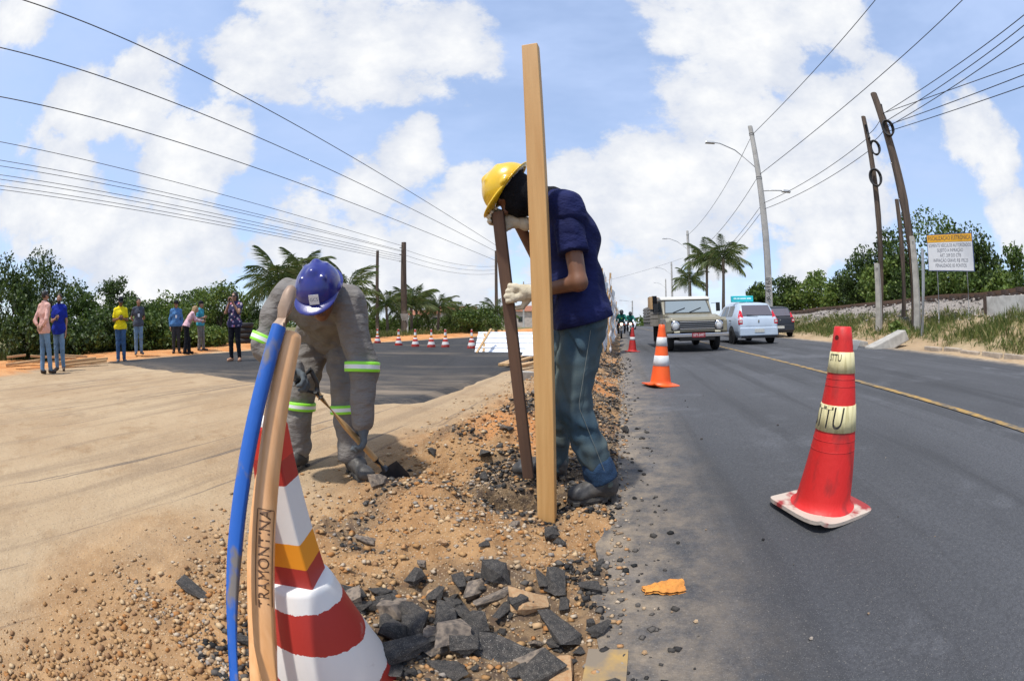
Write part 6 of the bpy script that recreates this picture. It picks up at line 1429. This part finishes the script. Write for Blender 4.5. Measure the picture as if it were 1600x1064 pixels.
one('windscreen_frame', M_black, tk, lambda b: wsq(b, -.79, .79, .04, 1.0, .012, .06)); one('windscreen', mat('windscreen_glass', (.20, .24, .26), rough=.08, spec=.9), tk, lambda b: wsq(b, -.755, .755, .07, .86, .018, .06))
for x0 in (-.05, .50): one('wiper', M_black, tk, lambda b: b.bar(slope(.06)+V3(x0, 0, 0)+n_*.035, slope(.36)+V3(x0-.42, 0, 0)+n_*.035, .02, .015))
for s_ in (-1, 1):
    one('side_window', M_glass, tk, lambda b: b.add([(s_*.845, -.72, 1.14), (s_*.845, -1.05, 1.54), (s_*.845, -1.75, 1.55), (s_*.845, -1.80, 1.14)], [(0, 1, 2, 3)])); one('door_handle', M_chrome, tk, lambda b: b.box((s_*.86, -1.65, .98), (.012, .07, .015)))
    one('mirror', M_black, tk, lambda b: (b.box((s_*1.06, -.62, 1.33), (.065, .03, .14)), b.bar((s_*.84, -.70, 1.45), (s_*1.06, -.64, 1.46), .012, .012), b.bar((s_*1.06, -.63, 1.2), (s_*1.06, -.63, 1.47), .012, .012)))
    wheel(tk, s_*.74, 0, .36, .20); wheel(tk, s_*.74, -2.95, .37, .22)
    one('mudguard', M_black, tk, lambda b: b.box((s_*.80, -2.48, .50), (.16, .02, .30)))
bevel(one('bed_floor', M_greyw, tk, lambda b: b.box((0, -3.3, .80), (1.12, 1.32, .06))), .01)
for s_ in (-1, 1):
    for k in range(5): one('stake_rail', M_greyw, tk, lambda b: b.box((s_*1.12, -3.3, .93+.11*k), (.018, 1.30, .038)))
    for k in range(5): one('stake_post', M_greyw, tk, lambda b: b.box((s_*1.085, -2.05-.62*k, 1.14), (.022, .045, .32)))
for k in range(6): one('headboard_plank', M_greyw, tk, lambda b: b.box((0, -2.0, .93+.145*k), (1.10, .02, .062)))
o = one('load', M_tarp, tk, lambda b: b.box((.25, -3.2, 1.36), (.75, 1.1, .40), 0, None, (.93, .95))); bevel(o, .08, 3)
one('load_board', M_board, tk, lambda b: b.box((1.06, -2.25, 1.56), (.06, .30, .22)))
one('load_sack', M_knit, tk, lambda b: b.box((.93, -2.3, 1.52), (.08, .35, .28)))
# --- hatchbacks
ST_ = [(-.80, .74, .60, .62, .55), (-.78, .80, .86, .90, .70), (-.70, .84, .93, 1.00, .74), (-.36, .855, .96, 1.475, .60), (.3, .86, .95, 1.53, .62), (1.2, .86, .93, 1.53, .62), (1.75, .86, .92, 1.44, .60), (2.45, .85, .90, .985, .70), (3.1, .80, .76, .83, .62), (3.28, .70, .60, .62, .5)]
def sec(y):
    ys = [q[0] for q in ST_]; w, zb, zr, wr = (np.interp(y, ys, [q[k] for q in ST_]) for k in (1, 2, 3, 4))
    return [(0, .24), (w*.88, .24), (w*.97, .34), (w, .52), (w*.995, min(.70, zb-.02)), (w*.965, zb), (wr+(w*.965-wr)*.08, zb+(zr-zb)*.90), (wr*.86, zr-.004), (wr*.45, zr+.006), (0, zr+.010)]
def hatchback(name, label, loc, rz, M_body, roof_sign=False, tint=M_glass, plate='white'):
    r = empty(name, loc); r.rotation_euler = (0, R(-2.3), rz); tag(r, label, 'car')
    ys = sorted(set([q[0] for q in ST_]+[-.74, -.6, -.5, 0, .6, .9, 1.5, 2.0, 2.2, 2.8, 3.0, 3.2])); rows = []
    for y in ys:
        h_ = sec(y); rows.append([(-a, y, z) for a, z in h_[::-1]]+[(a, y, z) for a, z in h_[1:]])
    b = MB(); b.sheet(rows); n = len(rows[0]); b.add(rows[0], [tuple(range(n))]); b.add(rows[-1], [tuple(range(n))[::-1]]); bo = b.build('body', M_body, r)
    def side(nm, y0, y1, m, sl, lo=.12, hi=.88, push=.006):
        bb = MB()
        for s_ in (-1, 1):
            rw_ = []
            for y in np.linspace(y0, y1, 7):
                h_ = sec(y); p, q = h_[5], h_[6]; rw_.append([(s_*(p[0]+(q[0]-p[0])*t+push), y+sl*t, p[1]+(q[1]-p[1])*t+push*.3) for t in np.linspace(lo, hi, 4)])
            o_ = MB(); o_.sheet(rw_); o_.build(nm, m, r)
    side('rear_side_window', .02, .62, tint, 0); side('front_side_window', .72, 1.62, tint, 0)
    for s_ in (-1, 1):
        for yy in (-.0, 2.52):
            Mx = Matrix.Translation((s_*.845, yy, .31)) @ Matrix.Rotation(R(90), 4, 'Y'); one('wheel_arch', M_black, r, lambda b: b.lathe([(.365, -.02), (.365, .025)], 26, 0, Mx)); wheel(r, s_*.78, yy, .305, .19)
        t1 = one('tail_light', mat('red_lens', (.55, .015, .03), rough=.2), r, lambda b: b.add([(s_*.60, -.765, .90), (s_*.79, -.735, .92), (s_*.815, -.66, .93), (s_*.70, -.545, 1.22), (s_*.64, -.60, 1.20)], [(0, 1, 2, 3, 4)]))
        bb = MB(); bb.box((s_*.735, -.755, .80), (.085, .04, .085)); o_ = bb.build('tail_light', MATS['red_lens'], r); bevel(o_, .02)
        bb = MB(); bb.box((s_*.735, -.762, .82), (.055, .04, .035)); bb.build('reversing_lens', M_lens, None).parent = o_
        one('door_handle', M_black, r, lambda b: b.box((s_*.872, .12, .86), (.012, .07, .02))); bevel(one('wing_mirror', M_body, r, lambda b: b.box((s_*.98, 1.72, 1.0), (.09, .05, .065))), .02)
    def rear(b, x0, x1, t0, t1, off): 
        f = lambda x, t: V3(x*(1-.14*t), -.715+.345*t, .995+.465*t)+V3(0, -.8, .6).normalized()*off
        b.sheet([[f(x, t) for x in np.linspace(x0, x1, 5)] for t in np.linspace(t0, t1, 4)])
    one('rear_window', mat('smoked_rear_glass', (.11, .10, .115), rough=.08, spec=.9), r, lambda b: rear(b, -.64, .64, .07, .86, .02)); one('rear_wiper', M_black, r, lambda b: b.bar((-.02, -.735, 1.02), (-.46, -.72, 1.06), .018, .014))
    one('tailgate_seam', M_black, r, lambda b: b.bar((-.55, -.795, .66), (.55, -.795, .66), .006, .006)); bevel(one('bumper', M_body, r, lambda b: b.box((0, -.80, .46), (.80, .07, .15), 0, None, (.98, .7))), .04, 3)
    one('bumper_skirt', M_black, r, lambda b: b.box((0, -.78, .275), (.72, .06, .045))); bevel(one('number_plate', mat('plate_card', (.60, .60, .55), (.45, .45, .42), .5, 30), r, lambda b: b.box((0, -.873, .49), (.20, .006, .062))), .003)
    one('badge', M_chrome, r, lambda b: b.box((0, -.80, .83), (.03, .006, .04))); one('exhaust', M_black, r, lambda b: b.tube([(-.42, -.84, .25), (-.42, -.6, .25)], .035, 10))
    if roof_sign:
        sgn = bevel(one('roof_sign', mat('turquoise_sign', (.02, .56, .60), (.02, .48, .55), .4, 5), r, lambda b: b.box((-.32, .12, 1.66), (.46, .07, .115))), .012)
        for x0, x1 in ((-.70, -.58), (-.55, -.45), (-.42, -.18), (-.14, .04)): q = one('sign_strip', mat('pale_strip', (.55, .85, .85), rough=.5), None, lambda b: b.box(((x0+x1)/2, .046, 1.675), ((x1-x0)/2, .004, .03))); q.parent = sgn
    return r
q = on_ground(1176, 537); s_, d_ = to_sd(q.x, q.y)
x, y = from_sd(float(s_)+.1, float(d_)); hatchback('hatchback', 'silver-blue hatchback with a turquoise roof sign driving away', (x, y, .04*float(d_)+.006), -TH+R(3), paint('silver_blue_paint', (.42, .50, .60)), True)
x, y = at_px(1213, 22.5); hatchback('hatchback', 'black car half hidden behind the lamp post', (x, y, gz(x, y)+.0), -TH-R(4), paint('black_paint', (.012, .013, .016)))
x, y = from_sd(66, 1.5); hatchback('hatchback', 'white car far behind the motorcyclists', (x, y, .08), math.pi-TH, paint('white_paint', (.66, .68, .72)))
# --- motorcycles and riders
M_green = cloth('green_jacket', (.02, .16, .13), .7); M_hiv = mat('lime_vest', (.35, .75, .03), rough=.6); M_lamp = mat('lit_headlamp', (1, .9, .7), rough=.3)
t_, N_n, K_, b_n = nodes_of(M_lamp); b_n.inputs['Emission Color'].default_value = (1, .85, .6, 1); b_n.inputs['Emission Strength'].default_value = 2.5
def moto(px, py, label, rlabel, vest, seed):
    p = on_ground(px, py); s_, d_ = (float(v) for v in to_sd(p.x, p.y)); z = .04*d_+.005; a = math.pi-TH; r = empty('motorcycle', (p.x, p.y, z), a); tag(r, label, 'motorcycle', None)
    wheel(r, 0.001, .0, .30, .09); wheel(r, .001, -1.27, .30, .11)
    for s2 in (-1, 1): one('fork', M_galv, r, lambda b: b.tube([(s2*.075, 0, .30), (s2*.075, -.22, .90)], .02, 7)); one('mirror', M_black, r, lambda b: (b.tube([(s2*.22, -.26, 1.0), (s2*.36, -.24, 1.20)], .009, 5), b.box((s2*.38, -.24, 1.23), (.06, .015, .04)))); one('indicator', M_corg, r, lambda b: b.box((s2*.17, -.13, .83), (.03, .025, .022)))
    one('mudguard', M_black, r, lambda b: b.sheet([[(x_, .34*math.cos(t), .30+.34*math.sin(t)) for x_ in (-.06, 0, .06)] for t in np.linspace(R(30), R(150), 9)])); one('handlebar', M_black, r, lambda b: b.tube([(-.36, -.34, 1.02), (-.18, -.24, 1.0), (.18, -.24, 1.0), (.36, -.34, 1.02)], .016, 7))
    Mh = Matrix.Translation((0, -.10, .84)) @ Matrix.Rotation(R(-90), 4, 'X'); hl = one('headlight', M_lamp, r, lambda b: b.lathe([(.085, .05), (.06, .075), (.01, .08)], 16, 0, Mh)); one('headlight_shell', M_black, None, lambda b: b.lathe([(.04, -.07), (.095, .0), (.095, .05)], 16, 0, Mh)).parent = hl
    bevel(one('tank', mat('dark_red_tank', (.20, .02, .02), rough=.3), r, lambda b: b.box((0, -.52, .84), (.13, .23, .11), 0, None, (.8, .85))), .05, 3); bevel(one('seat', M_black, r, lambda b: b.box((0, -1.05, .80), (.12, .34, .05))), .03, 3)
    bevel(one('engine', M_galv, r, lambda b: b.box((0, -.60, .45), (.14, .18, .18))), .03); one('frame_tube', M_black, r, lambda b: b.tube([(0, -.22, .88), (0, -.42, .40), (0, -.8, .33), (0, -1.27, .32)], .025, 7)); one('exhaust', M_galv, r, lambda b: b.tube([(.10, -.55, .35), (.15, -.8, .28), (.16, -1.45, .36)], .035, 8))
    Mw = Matrix.Translation((p.x, p.y, z)) @ Matrix.Rotation(a, 4, 'Z'); W = lambda x_, y_, z_: Mw @ V3(x_, y_, z_); f = (Mw.to_3x3() @ V3(0, 1, 0))
    J = dict(root=W(0, -.95, 0), front=f, pelvis=W(0, -.95, .93), chest=W(0, -.83, 1.22), neck=W(0, -.76, 1.41), head=W(0, -.71, 1.57), hup=V3(0, 0, 1), face=f, shL=W(-.19, -.80, 1.36), shR=W(.19, -.80, 1.36), elL=W(-.33, -.62, 1.14), elR=W(.33, -.62, 1.14), wrL=W(-.33, -.40, 1.04), wrR=W(.33, -.40, 1.04), hipL=W(-.10, -.93, .88), hipR=W(.10, -.93, .88), knL=W(-.22, -.52, .78), knR=W(.22, -.52, .78), anL=W(-.20, -.72, .36), anR=W(.20, -.72, .36), toeL=W(-.20, -.58, .30), toeR=W(.20, -.58, .30), hdL=f, hdR=f, hnL=V3(0, 0, -1), hnR=V3(0, 0, -1))
    pr = person('person', rlabel, J, dict(skin=M_skinB, trousers=M_dk, shirt=M_green, shoes=M_black_boot, sleeve=1.9, hem=-.04, eyes=False, slr=(.075, .065, .05), loose=.02), h=.018)
    H = SDF(.012); H.ell(J['head']+V3(0, 0, .015), J['_ax'], (.128, .145, .145), .01); H.ell(J['head']-V3(0, 0, .06)+f*.04, J['_ax'], (.105, .115, .09), .03); H.build('helmet', M_black, pr); vz = SDF(.012); vz.ell(J['head']+V3(0, 0, .015)+f*.022, J['_ax'], (.118, .132, .055), .01); vz.build('visor', M_glass, pr)
    if vest: v = SDF(.015); v.cap(J['pelvis']+V3(0, 0, .12), J['chest']+V3(0, 0, .03), .162, .165, .03, (f, 1.15)); v.cut(J['chest']+V3(0, 0, .10), (0, 0, 1)); v.build('vest', M_hiv, pr)
moto(971, 529, 'motorcycle with lit headlamp leading along the fence', 'motorcyclist in green jacket and lime vest', True, 1); moto(985, 525, 'second motorcycle partly behind the red cone', 'motorcyclist in plain green jacket behind the first', False, 2)
